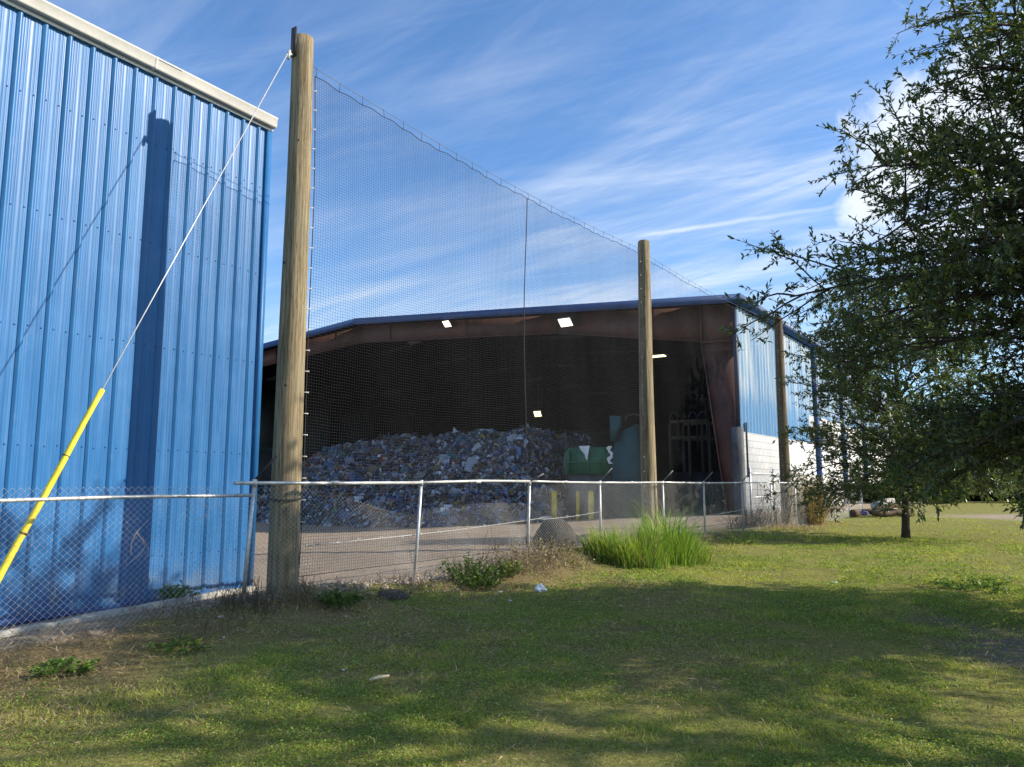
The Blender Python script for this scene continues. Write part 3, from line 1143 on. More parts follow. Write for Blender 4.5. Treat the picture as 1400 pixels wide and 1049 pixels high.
# ------------------------------------------------------------------ machines at the shed mouth
def build_machines():
    E1v, E2v = np.append(E1, 0), np.append(E2, 0)
    base = -0.95
    # green compactor body: right edge px 838, left px 770, top y 612
    bk = 1.2
    a, b = front(772, 660, bk), front(837, 660, bk)
    top = front(800, 612, bk)[2]
    root = empty('green_compactor', np.append((a[:2] + b[:2]) / 2, base), 'green steel compactor box with pipe rail beside the waste heap', 'compactor')
    l = np.linalg.norm(a[:2] - b[:2])
    ctr = np.append((a[:2] + b[:2]) / 2, 0)
    mb = MB()
    ch = 0.35
    z1 = 1.6 + 0.55
    outl = [ctr + E1v * (l / 2 + 0.15) + np.array([0, 0, z1]), ctr + E1v * (l / 2) + np.array([0, 0, top - ch]), ctr + E1v * (l / 2 - ch) + np.array([0, 0, top]),
            ctr - E1v * l / 2 + np.array([0, 0, top]), ctr - E1v * l / 2 + np.array([0, 0, z1])]
    mb.prism(outl, E2v * 5)
    mb.build('body', M['green'], root)
    for s in (-0.36, -0.02, 0.40):
        mb = MB()
        mb.box(ctr + E1v * l * s - E2v * 0.05 + np.array([0, 0, (top + z1) / 2]), E1v * 0.06, E2v * 0.048, (0, 0, (top - z1) / 2 - 0.12))
        mb.build('body_rib', M['green'], root)
    mb = MB()
    mb.box(ctr - E2v * 0.07 + np.array([0, 0, z1 + 0.75]), E1v * (l / 2 - 0.1), E2v * 0.045, (0, 0, 0.05))
    mb.build('body_rib', M['green'], root)
    mb = MB()
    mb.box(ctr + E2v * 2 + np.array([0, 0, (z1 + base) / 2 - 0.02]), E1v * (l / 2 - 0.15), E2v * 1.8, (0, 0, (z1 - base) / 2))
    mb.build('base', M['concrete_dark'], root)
    mb = MB()
    r0 = ctr + E1v * (l / 2 - 0.35) - E2v * 0.35
    mb.tube([r0 + np.array([0, 0, base]), r0 + np.array([0, 0, top + 0.05]), r0 - E1v * 0.75 + np.array([0, 0, top + 0.05]), r0 - E1v * 0.75 + np.array([0, 0, top - 1.5])], 0.045, 6)
    mb.build('pipe_rail', M['grey_metal'], root)
    # sheet of film caught on it
    f0 = front(797, 611, bk - 0.4)
    mb = MB()
    V, n = [], 7
    for j in range(n):
        for i in range(n):
            uu, vv = i / (n - 1), j / (n - 1)
            wd = (0.55 - 0.42 * vv)
            p = f0 - E1v * (0.42 - 0.2 * (1 - vv)) * 0 + E1v * (0.28 - (uu) * wd * 1.5 + (-0.38 * vv)) + np.array([0, 0, 0.05 - 0.95 * vv * (0.55 + 0.45 * uu)]) - E2v * (0.04 + 0.05 * math.sin(uu * 7 + vv * 4))
            V.append(p)
    F = [(j * n + i, j * n + i + 1, (j + 1) * n + i + 1, (j + 1) * n + i) for j in range(n - 1) for i in range(n - 1)]
    tag(mb.add(V, F).build('plastic_sheet', M['white_plastic']), 'torn grey-white plastic sheet hanging on the green compactor', 'plastic sheet')
    # teal hopper: tall with flared chute
    bk = 1.0
    a, b = front(838, 660, bk), front(871, 660, bk)
    top = front(850, 568, bk)[2]
    ctr = np.append((a[:2] + b[:2]) / 2, 0)
    l = np.linalg.norm(a[:2] - b[:2])
    root = empty('teal_hopper', np.append(ctr[:2], base), 'tall teal steel hopper with flared top beside the green compactor', 'hopper')
    mb = MB()
    body = [ctr + E1v * l / 2 + np.array([0, 0, base]), ctr + E1v * (l / 2 + 0.05) + np.array([0, 0, top * 0.55]), ctr + E1v * (l / 2 - 0.32) + np.array([0, 0, top * 0.80]),
            ctr - E1v * l / 2 + np.array([0, 0, top * 0.9]), ctr - E1v * l / 2 + np.array([0, 0, base])]
    mb.prism(body, E2v * 3)
    mb.build('body', M['teal'], root)
    mb = MB()
    fl = [ctr + E1v * (l / 2 - 0.02) + np.array([0, 0, top]), ctr + E1v * (l / 2 - 0.75) + np.array([0, 0, top - 0.08]), ctr + E1v * (l / 2 - 0.70) + np.array([0, 0, top - 0.75]),
          ctr + E1v * (l / 2 - 0.25) + np.array([0, 0, top * 0.72]), ctr + E1v * (l / 2 - 0.05) + np.array([0, 0, top * 0.72])]
    mb.prism(fl, E2v * 1.0 - np.append(E2, 0) * 1.35)
    mb.build('flared_chute', M['teal'], root)
    mb = MB()
    th = np.linspace(0, math.pi * 0.95, 10)
    p0 = front(866, 575, bk - 0.3)
    mb.tube([p0 + E1v * 0.55 * math.cos(t) + np.array([0, 0, 0.40 * math.sin(t)]) for t in th] + [p0 - E1v * 0.55 + np.array([0, 0, -0.9])], 0.05, 6)
    mb.build('hose', M['blackmetal'], root)
    # strip of film on the hopper's edge
    mb = MB()
    p0 = front(834, 610, bk - 0.4)
    V = []
    for j in range(12):
        for i in range(3):
            V.append(p0 + E1v * (0.12 * (1 - i) * (1 + 0.4 * math.sin(j * 1.9)) + 0.10 * math.sin(j * 0.9)) + np.array([0, 0, -0.1 * j]) - E2v * 0.05 * math.sin(i * 2 + j))
    F = [(j * 3 + i, j * 3 + i + 1, j * 3 + i + 4, j * 3 + i + 3) for j in range(11) for i in range(2)]
    tag(mb.add(V, F).build('plastic_strip', M['white_plastic']), 'ragged strip of pale plastic snagged on the teal hopper edge', 'plastic strip')
    # sorting gantry in the dark bay to the right of the middle pole
    bk = 7.0
    a, b = front(918, 660, bk), front(972, 660, bk)
    top = front(945, 578, bk)[2]
    root = empty('sorting_gantry', np.append(((a + b) / 2)[:2], base), 'dim steel sorting gantry with hanging hoses in the dark right bay', 'gantry')
    c0, c1 = np.append(a[:2], 0), np.append(b[:2], 0)
    for c in (c0, c1, c0 * 0.5 + c1 * 0.5):
        for q in (0, 2.4):
            mb = MB()
            mb.bar(c + E2v * q + np.array([0, 0, base - 0.3]), c + E2v * q + np.array([0, 0, top]), 0.18, 0.18, E1v)
            mb.build('post', M['ochre'], root)
    for z in (top, top - 1.1):
        for q in (0, 2.4):
            mb = MB()
            mb.bar(c0 + E2v * q + np.array([0, 0, z + 0.11]), c1 + E2v * q + np.array([0, 0, z + 0.11]), 0.16, 0.2)
            mb.build('beam', M['ochre'], root)
    mb = MB()
    mb.box((c0 + c1) / 2 + E2v * 1.2 + np.array([0, 0, 1.4]), E1v * 1.9, E2v * 1.0, (0, 0, 0.9))
    mb.build('conveyor_box', M['blackmetal'], root)
    for f in (0.12, 0.62, 0.86):
        mb = MB()
        p = c0 * (1 - f) + c1 * f + np.array([0, 0, top + 0.2]) - E2v * 0.15
        th = np.linspace(0, math.pi, 9)
        mb.tube([p + E1v * 0.28 * math.cos(t) + np.array([0, 0, 0.5 * math.sin(t)]) for t in th] + [p - E1v * 0.28 + np.array([0, 0, -1.4 - f])], 0.045, 6)
        mb.build('hose', M['blackmetal'], root)
    # yellow bollards in front of the compactor
    labs = ['left yellow bollard in front of the green compactor', 'thin middle yellow bollard in front of the green compactor', 'right yellow bollard in front of the green compactor']
    for (px, w, lab) in zip((758, 790, 808), (0.34, 0.2, 0.32), labs):
        p = front(px, 690, -1.6)
        zb = float(zg(p[0], p[1]))
        zt = front(px, 671, -1.6)[2]
        root = empty('bollard', (p[0], p[1], zb), lab, 'bollard', 'yellow bollards at the shed mouth')
        mb = MB()
        rr = w / 2
        mb.tube([(p[0], p[1], zb - 0.2), (p[0], p[1], zt - 0.1)], rr, 14)
        mb.build('post', M['yellow_paint'], root, False)
        mb = MB()
        mb.tube([(p[0], p[1], zt - 0.1), (p[0], p[1], zt - 0.03), (p[0], p[1], zt)], [rr, rr * 0.8, rr * 0.3], 14)
        mb.build('cap', M['yellow_paint'], root, True)


build_machines()
pr = front(388, 610, -1)
p = front(447, 628, 3.0)
crumple('orange_bag', p, (0.75, 0.75, 0.9), M['orange'], 'orange-red bag near the left end of the waste heap', 'bag', 5, 0.8)

# ------------------------------------------------------------------ poles
POLE_TOP = 7.95


def build_pole(P, label, top=POLE_TOP, r0=0.205, r1=0.148, seed=0, lean=(0, 0), wood='wood'):
    zb = float(zg(P[0], P[1]))
    root = empty('timber_pole', (P[0], P[1], zb), label, 'pole', 'tall timber net poles')
    rr = np.random.default_rng(seed)
    K, sd = 46, 28
    V = []
    ph = rr.uniform(0, 6.3, 8)
    for k in range(K):
        f = k / (K - 1)
        z = zb - 0.5 + f * (top - zb + 0.5)
        r = r0 + (r1 - r0) * f
        cx = P[0] + lean[0] * f + 0.012 * math.sin(3 * f * 2 + ph[0])
        cy = P[1] + lean[1] * f + 0.012 * math.sin(2.4 * f * 2 + ph[1])
        if k == K - 1:
            pass
        for i in range(sd):
            th = 2 * math.pi * i / sd
            q = r * (1 + 0.018 * math.sin(2 * th + ph[2] + 2 * f) + 0.012 * math.sin(5 * th + ph[3] + 5 * f) + 0.010 * math.sin(9 * th + ph[4]) + 0.008 * math.sin(14 * f + 3 * th + ph[5]))
            V.append((cx + q * math.cos(th), cy + q * math.sin(th), z))
    F = [(k * sd + i, k * sd + (i + 1) % sd, (k + 1) * sd + (i + 1) % sd, (k + 1) * sd + i) for k in range(K - 1) for i in range(sd)]
    mb = MB().add(V, F)
    # chamfered, slightly uneven sawn top
    rim = [(K - 1) * sd + i for i in range(sd)]
    c = np.array([P[0] + lean[0], P[1] + lean[1]])
    V2 = []
    for i in range(sd):
        th = 2 * math.pi * i / sd
        V2.append((c[0] + (r1 - 0.02) * math.cos(th), c[1] + (r1 - 0.02) * math.sin(th), top + 0.02 + 0.012 * math.cos(th + ph[6])))
    b = mb.n
    mb.add(V2, np.array([[0, 1, 2]])[:0])
    mb.F.append(np.array([(rim[i], rim[(i + 1) % sd], b + (i + 1) % sd, b + i) for i in range(sd)]))
    mb.F.append(np.array([[b + i for i in range(sd)]]))
    shaft = mb.build('shaft', M[wood], root, True)
    for z in (2.9, 4.6, 6.35):                               # knots / bolt holes
        th = rr.uniform(-2.4, -1.0)
        r = r0 + (r1 - r0) * z / top + 0.001
        n = np.array([math.cos(th), math.sin(th), 0])
        p = np.array([P[0] + lean[0] * z / top, P[1] + lean[1] * z / top, z]) + n * r
        mb = MB()
        mb.tube([p - n * 0.02, p + n * 0.006], 0.016, 8)
        mb.build('knot', M['blackmetal'], shaft)
    return root, zb


def pole_r(z, r0=0.205, r1=0.148):
    return r0 + (r1 - r0) * z / POLE_TOP


def add_hooks(root, P, zs, dirs, length=0.055):
    mb = MB()
    for z in zs:
        for dv in dirs:
            r = pole_r(z)
            a = np.array([P[0], P[1], z])
            n = np.append(dv, 0)
            mb.tube([a + n * (r - 0.02), a + n * (r + length)], 0.006, 5)
            mb.tube([a + n * (r + length) + np.array([0, 0, 0.008]), a + n * (r + length) + np.array([0, 0, -0.012])], 0.006, 5)
    o = mb.build('net_hooks', M['hook'], root)
    o['kind'] = 'stuff'


p1, zb1 = build_pole(P1, 'nearest and thickest timber pole standing beside the blue building', seed=1)
p2, zb2 = build_pole(P2, 'middle timber pole rising from the tall bright grass', seed=2, top=7.85, r0=0.215, r1=0.15)
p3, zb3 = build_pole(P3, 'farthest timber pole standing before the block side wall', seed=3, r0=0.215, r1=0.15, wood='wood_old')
VIEW_R = np.array([0.93, -0.36])
add_hooks(p1, P1, np.arange(0.5, 7.3, 0.29), [np.array([0.995, 0.10])])
add_hooks(p2, P2, np.arange(0.8, 7.3, 0.36), [-U])
add_hooks(p3, P3, np.arange(0.8, 7.3, 0.36), [-U])
# bracket at the first pole's head
mb = MB()
a = np.array([P1[0], P1[1], POLE_TOP - 0.12]) - np.append(U, 0) * (0.165)
mb.box(a, np.append(U * 0.012, 0), np.append(NL * 0.05, 0), (0, 0, 0.22))
mb.build('bracket', M['blackmetal'], p1)
mb = MB()
a = np.array([P1[0], P1[1], POLE_TOP - 0.33]) - np.append(U, 0) * 0.18
mb.tube([a, a - np.append(U, 0) * 0.08], 0.02, 8)
mb.tube([a - np.append(U, 0) * 0.05 + np.array([0, 0, 0.05]), a - np.append(U, 0) * 0.07 + np.array([0, 0, -0.09])], 0.022, 8)
mb.build('eye_bolt', M['cable'], p1)
# dark strap round the first pole's foot
mb = MB()
th = np.linspace(0, 2 * math.pi, 25)
mb.tube([(P1[0] + 0.208 * math.cos(q), P1[1] + 0.208 * math.sin(q), 1.40 + 0.03 * math.sin(q)) for q in th], 0.012, 5, cap=False)
mb.build('wire_tie', M['blackmetal'], p1)


# ------------------------------------------------------------------ nets
def build_net(A, B, label, ztopA, ztopB, sag, seam=None, cell=0.044, rad=0.0019):
    r = 0.20
    d = (B - A)
    Ln = np.linalg.norm(d)
    d = d / Ln
    nl = np.array([d[1], -d[0]])
    s0, s1 = 0.24, Ln - 0.24
    root = empty('barrier_net', (A[0] + d[0] * Ln / 2, A[1] + d[1] * Ln / 2, 0), label, 'net', 'sports-type barrier nets between the poles')

    def ztop(s):
        f = (s - s0) / (s1 - s0)
        return ztopA + (ztopB - ztopA) * f - sag * 4 * f * (1 - f)

    def pos(s, v):
        """v: 0 bottom .. 1 top; the net bellies a little and waves"""
        zt = ztop(s) - 0.10 - 0.025 * (1 - np.cos(s * 2 * math.pi / 0.46)) * 0.5
        zb = 0.35
        z = zb + (zt - zb) * v - 0.06 * np.sin(v * math.pi) * np.sin(s * 0.8)
        o = 0.10 * np.sin(v * math.pi) * np.sin(s * 0.55 + 0.5) + 0.02 * np.sin(s * 3.1 + v * 9)
        p = np.empty(np.broadcast(s, v).shape + (3,))
        p[..., 0] = A[0] + d[0] * s + nl[0] * o
        p[..., 1] = A[1] + d[1] * s + nl[1] * o
        p[..., 2] = z
        return p
    nv = int((s1 - s0) / cell)
    nh = int((ztopA - 0.35) / cell)
    mb = MB()
    ss = np.linspace(s0, s1, nv + 1)[:, None]
    vv = np.linspace(0, 1, 26)[None, :]
    V, F = tubes(pos(ss, vv), rad, 3)
    mb.add(V, F)
    ss = np.linspace(s0, s1, 110)[None, :]
    vv = np.linspace(0, 1, nh + 1)[:, None]
    V, F = tubes(pos(ss, vv), rad, 3)
    mb.add(V, F)
    o = mb.build('netting', M['net'], root)
    o['kind'] = 'stuff'
    # border rope
    mb = MB()
    sv = np.linspace(s0, s1, 180)
    mb.tube(pos(sv, np.ones_like(sv)), 0.0065, 5)
    vv = np.linspace(0, 1, 40)
    for s in (s0, s1):
        mb.tube(pos(np.full_like(vv, s), vv), 0.0075, 5)
    mb.tube(pos(sv, np.zeros_like(sv)), 0.006, 5)
    mb.build('border_rope', M['rope'], root)
    if seam:
        mb = MB()
        mb.tube(pos(np.full_like(vv, seam), vv) + np.append(nl, 0) * 0.006, 0.010, 5)
        mb.build('seam_rope', M['rope'], root)
    # steel carrying cable and clips
    mb = MB()
    sv = np.linspace(0.12, Ln - 0.12, 60)
    mb.tube(np.stack([A[0] + d[0] * sv, A[1] + d[1] * sv, ztop(sv)], 1), 0.0042, 6)
    mb.build('carrying_cable', M['grey_metal'], root)
    mb = MB()
    for s in np.arange(s0 + 0.02, s1, 0.46):
        a = pos(np.array([s]), np.array([1.0]))[0]
        c = np.array([A[0] + d[0] * s, A[1] + d[1] * s, ztop(s) + 0.02])
        mb.tube([a - np.array([0, 0, 0.01]), c], 0.004, 5)
    o = mb.build('clips', M['blackmetal'], root)
    o['kind'] = 'stuff'


zA = float(on_plane(433, 88, np.append(P1, 0), np.append(NL, 0))[2])
build_net(P1, P2, 'nearer span of dark mesh barrier net, between first and middle poles', 7.62, 7.62, 0.16, seam=5.72)
build_net(P2, P3, 'farther span of dark mesh barrier net, between middle and farthest poles', 7.55, 7.72, 0.14, rad=0.0011)

# ------------------------------------------------------------------ guy wire with yellow guard
gtop = np.array([P1[0], P1[1], POLE_TOP - 0.34]) - np.append(U, 0) * 0.26
gq = on_plane(140, 533, np.append(P1, 0), np.append(NL, 0))
gd = gq - gtop
gd = gd / np.linalg.norm(gd)
gend = gtop + gd * ((gtop[2] + 0.05) / -gd[2])
root = empty('guy_wire', gend, 'thin pale guy wire with yellow guard running down to the left', 'guy wire')
mb = MB()
mb.tube([gtop, gend], 0.007, 6)
mb.build('cable', M['cable'], root)
mb = MB()
side = np.cross(gd, (0, 0, 1))
side /= np.linalg.norm(side)
upv = np.cross(side, gd)
ga = gq + np.array([0, 0, 0.0])
gb = gend - gd * 0.25
K = 14
V = []
for k in range(K):
    c = ga + (gb - ga) * k / (K - 1)
    for i in range(12):
        th = 2 * math.pi * i / 12
        rr = 0.034 + 0.010 * k / (K - 1)
        V.append(c + side * rr * math.cos(th) + upv * rr * 0.8 * math.sin(th) + side * 0.01 * math.sin(k * 0.9))
F = [(k * 12 + i, k * 12 + (i + 1) % 12, (k + 1) * 12 + (i + 1) % 12, (k + 1) * 12 + i) for k in range(K - 1) for i in range(12)]
mb.add(V, F)
mb.F.append(np.array([list(range(12))[::-1]]))
mb.build('guard_sleeve', M['yellow'], root, True)
for f in (0.30, 0.62):
    mb = MB()
    c = ga + (gb - ga) * f
    rr = 0.034 + 0.010 * f
    th = np.linspace(0, 2 * math.pi, 15)
    mb.tube([c + side * (rr + 0.002) * math.cos(q) + upv * (rr * 0.8 + 0.004) * math.sin(q) for q in th], 0.006, 5, cap=False)
    mb.build('sleeve_clip', M['ochre'], root)

# ------------------------------------------------------------------ chain-link fence
F_OFF = 0.36


def FP(t, off=0.0):
    return P1 + U * t + NL * (F_OFF + off)


def chain(t0, t1, ztop, zbot, bulge, pitch=0.072, rad=0.0019):
    """woven diamonds between t0 and t1; ztop / zbot / bulge are functions (bulge of t and v)"""
    h = pitch / 2
    nd = int((t1 - t0) / h)
    K = int(1.55 / h) + 1
    v = np.linspace(0, 1, K)
    # every strand zigzags in place and hooks into its mirrored neighbour: the real weave
    base = t0 + h * (np.arange(nd) + 0.5)
    zig = np.where(np.arange(K) % 2 == 0, -0.5, 0.5) * h * 1.04
    T = (base[:, None] + zig[None, :] * np.where(np.arange(nd) % 2 == 0, 1, -1)[:, None]).clip(t0, t1)
    Vv = np.broadcast_to(v[None, :], T.shape)
    zb, zt = zbot(T), ztop(T)
    Z = zb + (zt - zb) * Vv
    off = bulge(T, Vv) + np.where(np.arange(K) % 2 == 0, 0.002, -0.002)[None, :]
    P = np.stack([P1[0] + U[0] * T + NL[0] * (F_OFF + off), P1[1] + U[1] * T + NL[1] * (F_OFF + off), Z], -1)
    return tubes(P, rad, 3)


def fence_px(px):
    """distance along the fence line of the point seen at image column px at eye level"""
    r = ray(px, 660)
    k = r[0] / r[1]
    o = P1 + NL * F_OFF
    return (k * o[1] - o[0]) / (U[0] - k * U[1])


RAIL_Z = 1.585
posts_px = [348, 576, 724, 820, 906, 962, 1014]
post_t = [fence_px(p) for p in posts_px]
while len(post_t) < 13:
    post_t.append(post_t[-1] + 2.95)


def build_main_fence():
    root = empty('chain_link_fence', np.append(FP(post_t[1]), 0), 'long galvanised chain link fence with slanted arms running past the poles', 'fence')
    nv = np.append(NL, 0)
    uv = np.append(U, 0)
    lean = {0: (-0.10, 0.0), 1: (-0.14, 0.0), 2: (-0.06, 0.0)}
    for k, t in enumerate(post_t):
        p = FP(t)
        zb = float(zg(p[0], p[1])) - 0.1
        l = lean.get(k, (random.uniform(-0.03, 0.03), 0))
        foot = np.append(p + U * l[0], zb)
        head = np.append(p, RAIL_Z + 0.01)
        mb = MB()
        mb.tube([foot, foot * 0.5 + head * 0.5 + uv * random.uniform(-.008, .008), head], 0.025, 10)
        po = mb.build('post', M['galv'], root, True)
        mb = MB()
        mb.tube([head + np.array([0, 0, -0.05]), head + np.array([0, 0, 0.045])], 0.031, 10)
        mb.build('post_cap', M['galv'], po)
        mb = MB()
        a = head + np.array([0, 0, 0.03])
        ln = [0.42, 0.42, 0.40, 0.40, 0.38, 0.38][k % 6]
        b = a + nv * ln * 0.60 + uv * 0.12 + np.array([0, 0, ln * (0.72 if k != 2 else 0.35)])
        mb.bar(a, b, 0.028, 0.012, uv)
        mb.build('barb_arm', M['blackmetal'] if k < 2 else M['grey_metal'], po)
    # rails, one length between posts with sleeves; slightly bent
    ts = np.array([post_t[0] - 0.28] + post_t[1:])
    rz = {0: 1.595, 1: 1.60, 2: 1.625, 3: 1.60}
    zr = [rz.get(k, 1.60 + 0.010 * math.sin(k * 2.1)) for k in range(len(ts))]
    for k in range(len(ts) - 1):
        a = np.append(FP(ts[k]), zr[k])
        b = np.append(FP(ts[k + 1]), zr[k + 1])
        mb = MB()
        m = (a + b) / 2 - np.array([0, 0, 0.006 if k != 1 else -0.016])
        mb.tube([a, a * 0.5 + m * 0.5, m, b * 0.5 + m * 0.5, b], 0.0235, 10)
        ro = mb.build('top_rail', M['galv'], root, True)
        mb = MB()
        q = a * 0.55 + b * 0.45
        dd = (b - a) / np.linalg.norm(b - a)
        mb.tube([q, q + dd * 0.14], 0.0265, 10)
        mb.build('rail_sleeve', M['galv'], ro)

    def ztop(t):
        y = np.full_like(t, 1.60)
        a, b, c, d = post_t[0], post_t[1], post_t[2], post_t[3]
        f = ((t - a) / (b - a)).clip(0, 1)
        drop = 0.05 + 0.44 * smooth01((f - 0.15) / 0.85)
        f2 = ((t - b) / (c - b)).clip(0, 1)
        drop = np.where(t > b, 0.42 - 0.12 * np.sin(f2 * math.pi) * 0.5 - 0.02 * f2, drop)
        f3 = ((t - c) / 0.9).clip(0, 1)
        drop = np.where(t > c, 0.40 * (1 - smooth01(f3)) * 0.0 + 0.10 * (1 - f3) + 0.03, drop)
        return y - drop

    def zbot(t):
        p0, p1_ = P1[0] + U[0] * t + NL[0] * F_OFF, P1[1] + U[1] * t + NL[1] * F_OFF
        return zg(p0, p1_) + 0.02 + 0.03 * np.sin(t * 1.7)

    def bulge(t, v):
        w = (1 - smooth01((t - post_t[2]) / 4))
        return 0.028 + (0.07 * np.sin(v * 3.0) * np.sin(t * 1.9 + 0.6) + 0.05 * np.sin(t * 4.3 + v * 3)) * (0.25 + 0.75 * w) * np.sin(v * math.pi * 0.9 + 0.15)
    mb = MB()
    V, F = chain(post_t[0] - 0.02, post_t[5], ztop, zbot, bulge, 0.072, 0.0016)
    mb.add(V, F)
    V, F = chain(post_t[5], post_t[-1], ztop, zbot, bulge, 0.10, 0.0018)
    mb.add(V, F)
    o = mb.build('chain_link_mesh', M['galv'], root)
    o['kind'] = 'stuff'
    # slack barbed wire hung inside the fence
    mb = MB()
    rr = np.random.default_rng(3)
    for (ta, tb, za, zb_, sg) in ((0.15, post_t[2] + 0.6, 0.78, 0.93, 0.03), (post_t[2] + 0.5, post_t[3] + 0.1, 0.90, 0.98, 0.02), (post_t[4], post_t[7], 0.62, 0.86, 0.03)):
        f = np.linspace(0, 1, 40)
        t = ta + (tb - ta) * f
        z = za + (zb_ - za) * f - sg * np.sin(f * math.pi)
        P = np.stack([P1[0] + U[0] * t + NL[0] * (F_OFF - 0.06), P1[1] + U[1] * t + NL[1] * (F_OFF - 0.06), z], 1)
        mb.tube(P, 0.0055, 4)
        for q in np.arange(0.15, tb - ta, 0.42):
            i = int(q / (tb - ta) * 39)
            for _ in range(3):
                d = rr.normal(size=3) * 0.02
                d[2] = abs(d[2]) + 0.012
                mb.tube([P[i] - d * 0.6, P[i] + d], 0.004, 4)
    mb.build('barbed_wire', M['cable'], root)


build_main_fence()


def build_left_fence():
    root = empty('chain_link_fence', np.append(FP(post_t[0] - 3.2), 0), 'low chain link fence section directly in front of the blue building', 'fence')
    t1 = post_t[0] - 0.03
    t0 = t1 - 6.6

    def rail_z(t):
        return 1.435 + 0.016 * np.clip((t - t1) / 3.0 + 1, -2, 1)
    mb = MB()
    ts = np.linspace(t0, t1 + 0.05, 12)
    mb.tube(np.stack([P1[0] + U[0] * ts + NL[0] * F_OFF, P1[1] + U[1] * ts + NL[1] * F_OFF, rail_z(ts) + 0.006 * np.sin(ts * 2)], 1), 0.021, 10)
    mb.build('top_rail', M['galv'], root, True)
    for t in (t1 - 3.35, t1 - 6.2):
        p = FP(t)
        mb = MB()
        mb.tube([np.append(p, -0.2), np.append(p, 1.42)], 0.028, 10)
        mb.build('post', M['galv'], root, True)

    def ztop(t):
        return rail_z(t) + 0.115 - 0.10 * smooth01((t - t1 + 0.7) / 0.7)

    def zbot(t):
        x, y = P1[0] + U[0] * t + NL[0] * F_OFF, P1[1] + U[1] * t + NL[1] * F_OFF
        return zg(x, y) + 0.0

    def bulge(t, v):
        return 0.026 + 0.02 * np.sin(t * 2.2) * np.sin(v * 3.1)
    V, F = chain(t0, t1, ztop, zbot, bulge, 0.072, 0.0019)
    o = MB().add(V, F).build('chain_link_mesh', M['galv'], root)
    o['kind'] = 'stuff'
    # dry vine stems caught in it
    mb = MB()
    rr = np.random.default_rng(9)
    for (px, py, ln) in ((186, 735, 0.40), (192, 755, 0.3), (182, 750, 0.35), (275, 700, 0.18), (297, 692, 0.20)):
        c = on_plane(px, py, np.append(FP(0), 0), np.append(NL, 0)) + np.append(NL, 0) * 0.04
        a = rr.uniform(-0.6, 0.6)
        f = np.linspace(-0.5, 0.5, 9)
        w = rr.uniform(-0.12, 0.12)
        P = c[None] + np.append(U, 0)[None] * (math.sin(a) * ln * f + w * np.cos(f * 4))[:, None] + np.array([0, 0, 1.0])[None] * (math.cos(a) * ln * f)[:, None]
        mb.tube(P, 0.0026, 4)
    o = mb.build('dry_vine', M['stick'], root)
    # kerb behind the fence foot
    a, b = on_level(-60, 888, 0.0), on_level(346, 804, 0.0)
    mb = MB()
    K = 26
    V = []
    d = (b - a)[:2]
    d /= np.linalg.norm(d)
    n = np.array([d[1], -d[0]])
    rr = np.random.default_rng(4)
    prof = [(0.065, -0.1), (0.06, 0.055), (0.035, 0.07), (-0.05, 0.07), (-0.07, 0.05), (-0.07, -0.1)]
    for k in range(K):
        c = a + (b - a) * k / (K - 1)
        z = float(zg(c[0], c[1]))
        for (q, zz) in prof:
            e = rr.normal(0, 0.007, 2)
            V.append((c[0] + n[0] * (q + e[0]), c[1] + n[1] * (q + e[0]), z + zz + e[1]))
    m = len(prof)
    F = [(k * m + i, k * m + i + 1, (k + 1) * m + i + 1, (k + 1) * m + i) for k in range(K - 1) for i in range(m - 1)]
    mb.add(V, F)
    tag(mb.build('concrete_kerb', M['concrete'], None), 'pale narrow concrete kerb along the foot of the blue building', 'kerb')


build_left_fence()


# pipe gate frame by the block wall
def build_gate():
    o = at_depth(1027, 690, 34.0)
    root = empty('pipe_gate', (o[0], o[1], 0), 'pale pipe gate frame standing before the block wall near the farthest pole', 'gate')
    uu = np.append(U, 0)
    a = np.array([o[0], o[1], 0.0])
    w = 3.4
    for k, s in enumerate((0.0, w)):
        mb = MB()
        mb.tube([a + uu * s + np.array([0, 0, -0.4]), a + uu * s + np.array([0, 0, 2.25])], 0.045, 8)
        mb.build('upright', M['galv'], root)
    for z in (2.0, 0.95):
        mb = MB()
        mb.tube([a + np.array([0, 0, z]), a + uu * w + np.array([0, 0, z])], 0.04, 8)
        mb.build('crossbar', M['galv'], root)


build_gate()


# ------------------------------------------------------------------ foliage helpers
def leaf_mesh(mb, P, D, Nn, ln, wd, col):
    """folded pointed leaves: base P, direction D, normal Nn, arrays"""
    n = len(P)
    D = D / (np.linalg.norm(D, axis=1, keepdims=True) + 1e-9)
    Sd = np.cross(D, Nn)
    Sd /= np.linalg.norm(Sd, axis=1, keepdims=True) + 1e-9
    Up = np.cross(Sd, D)
    ln = np.broadcast_to(ln, (n,))[:, None]
    wd = np.broadcast_to(wd, (n,))[:, None]
    q = [P, P + D * ln * 0.45 + Sd * wd * 0.5 + Up * wd * 0.18, P + D * ln - Up * wd * 0.2, P + D * ln * 0.45 - Sd * wd * 0.5 + Up * wd * 0.18]
    V = np.stack(q, 1).reshape(-1, 3)
    o = (np.arange(n) * 4)[:, None]
    F = np.vstack([o + np.array([[0, 1, 2]]), o + np.array([[0, 2, 3]])])
    mb.add(V, F, np.repeat(col, 4, axis=0))


def green(n, base, var=0.3, yel=0.12, r=None):
    r = r or rng
    b = np.asarray(base)[None] * r.uniform(1 - var, 1 + var, (n, 1))
    y = r.random((n, 1)) < yel
    return np.where(y, b * np.array([[1.9, 1.5, 0.9]]), b) * r.uniform(0.92, 1.08, (n, 3))


def limb_curve(a, b, droop, k, r, wig):
    f = np.linspace(0, 1, k)[:, None]
    p = a[None] * (1 - f) + b[None] * f
    p[:, 2] += droop * np.sin(f[:, 0] * math.pi)
    w = np.cumsum(r.normal(0, wig, (k, 3)), axis=0)
    w -= f * w[-1]
    return p + w * np.sin(f * math.pi * 0.9 + 0.1)


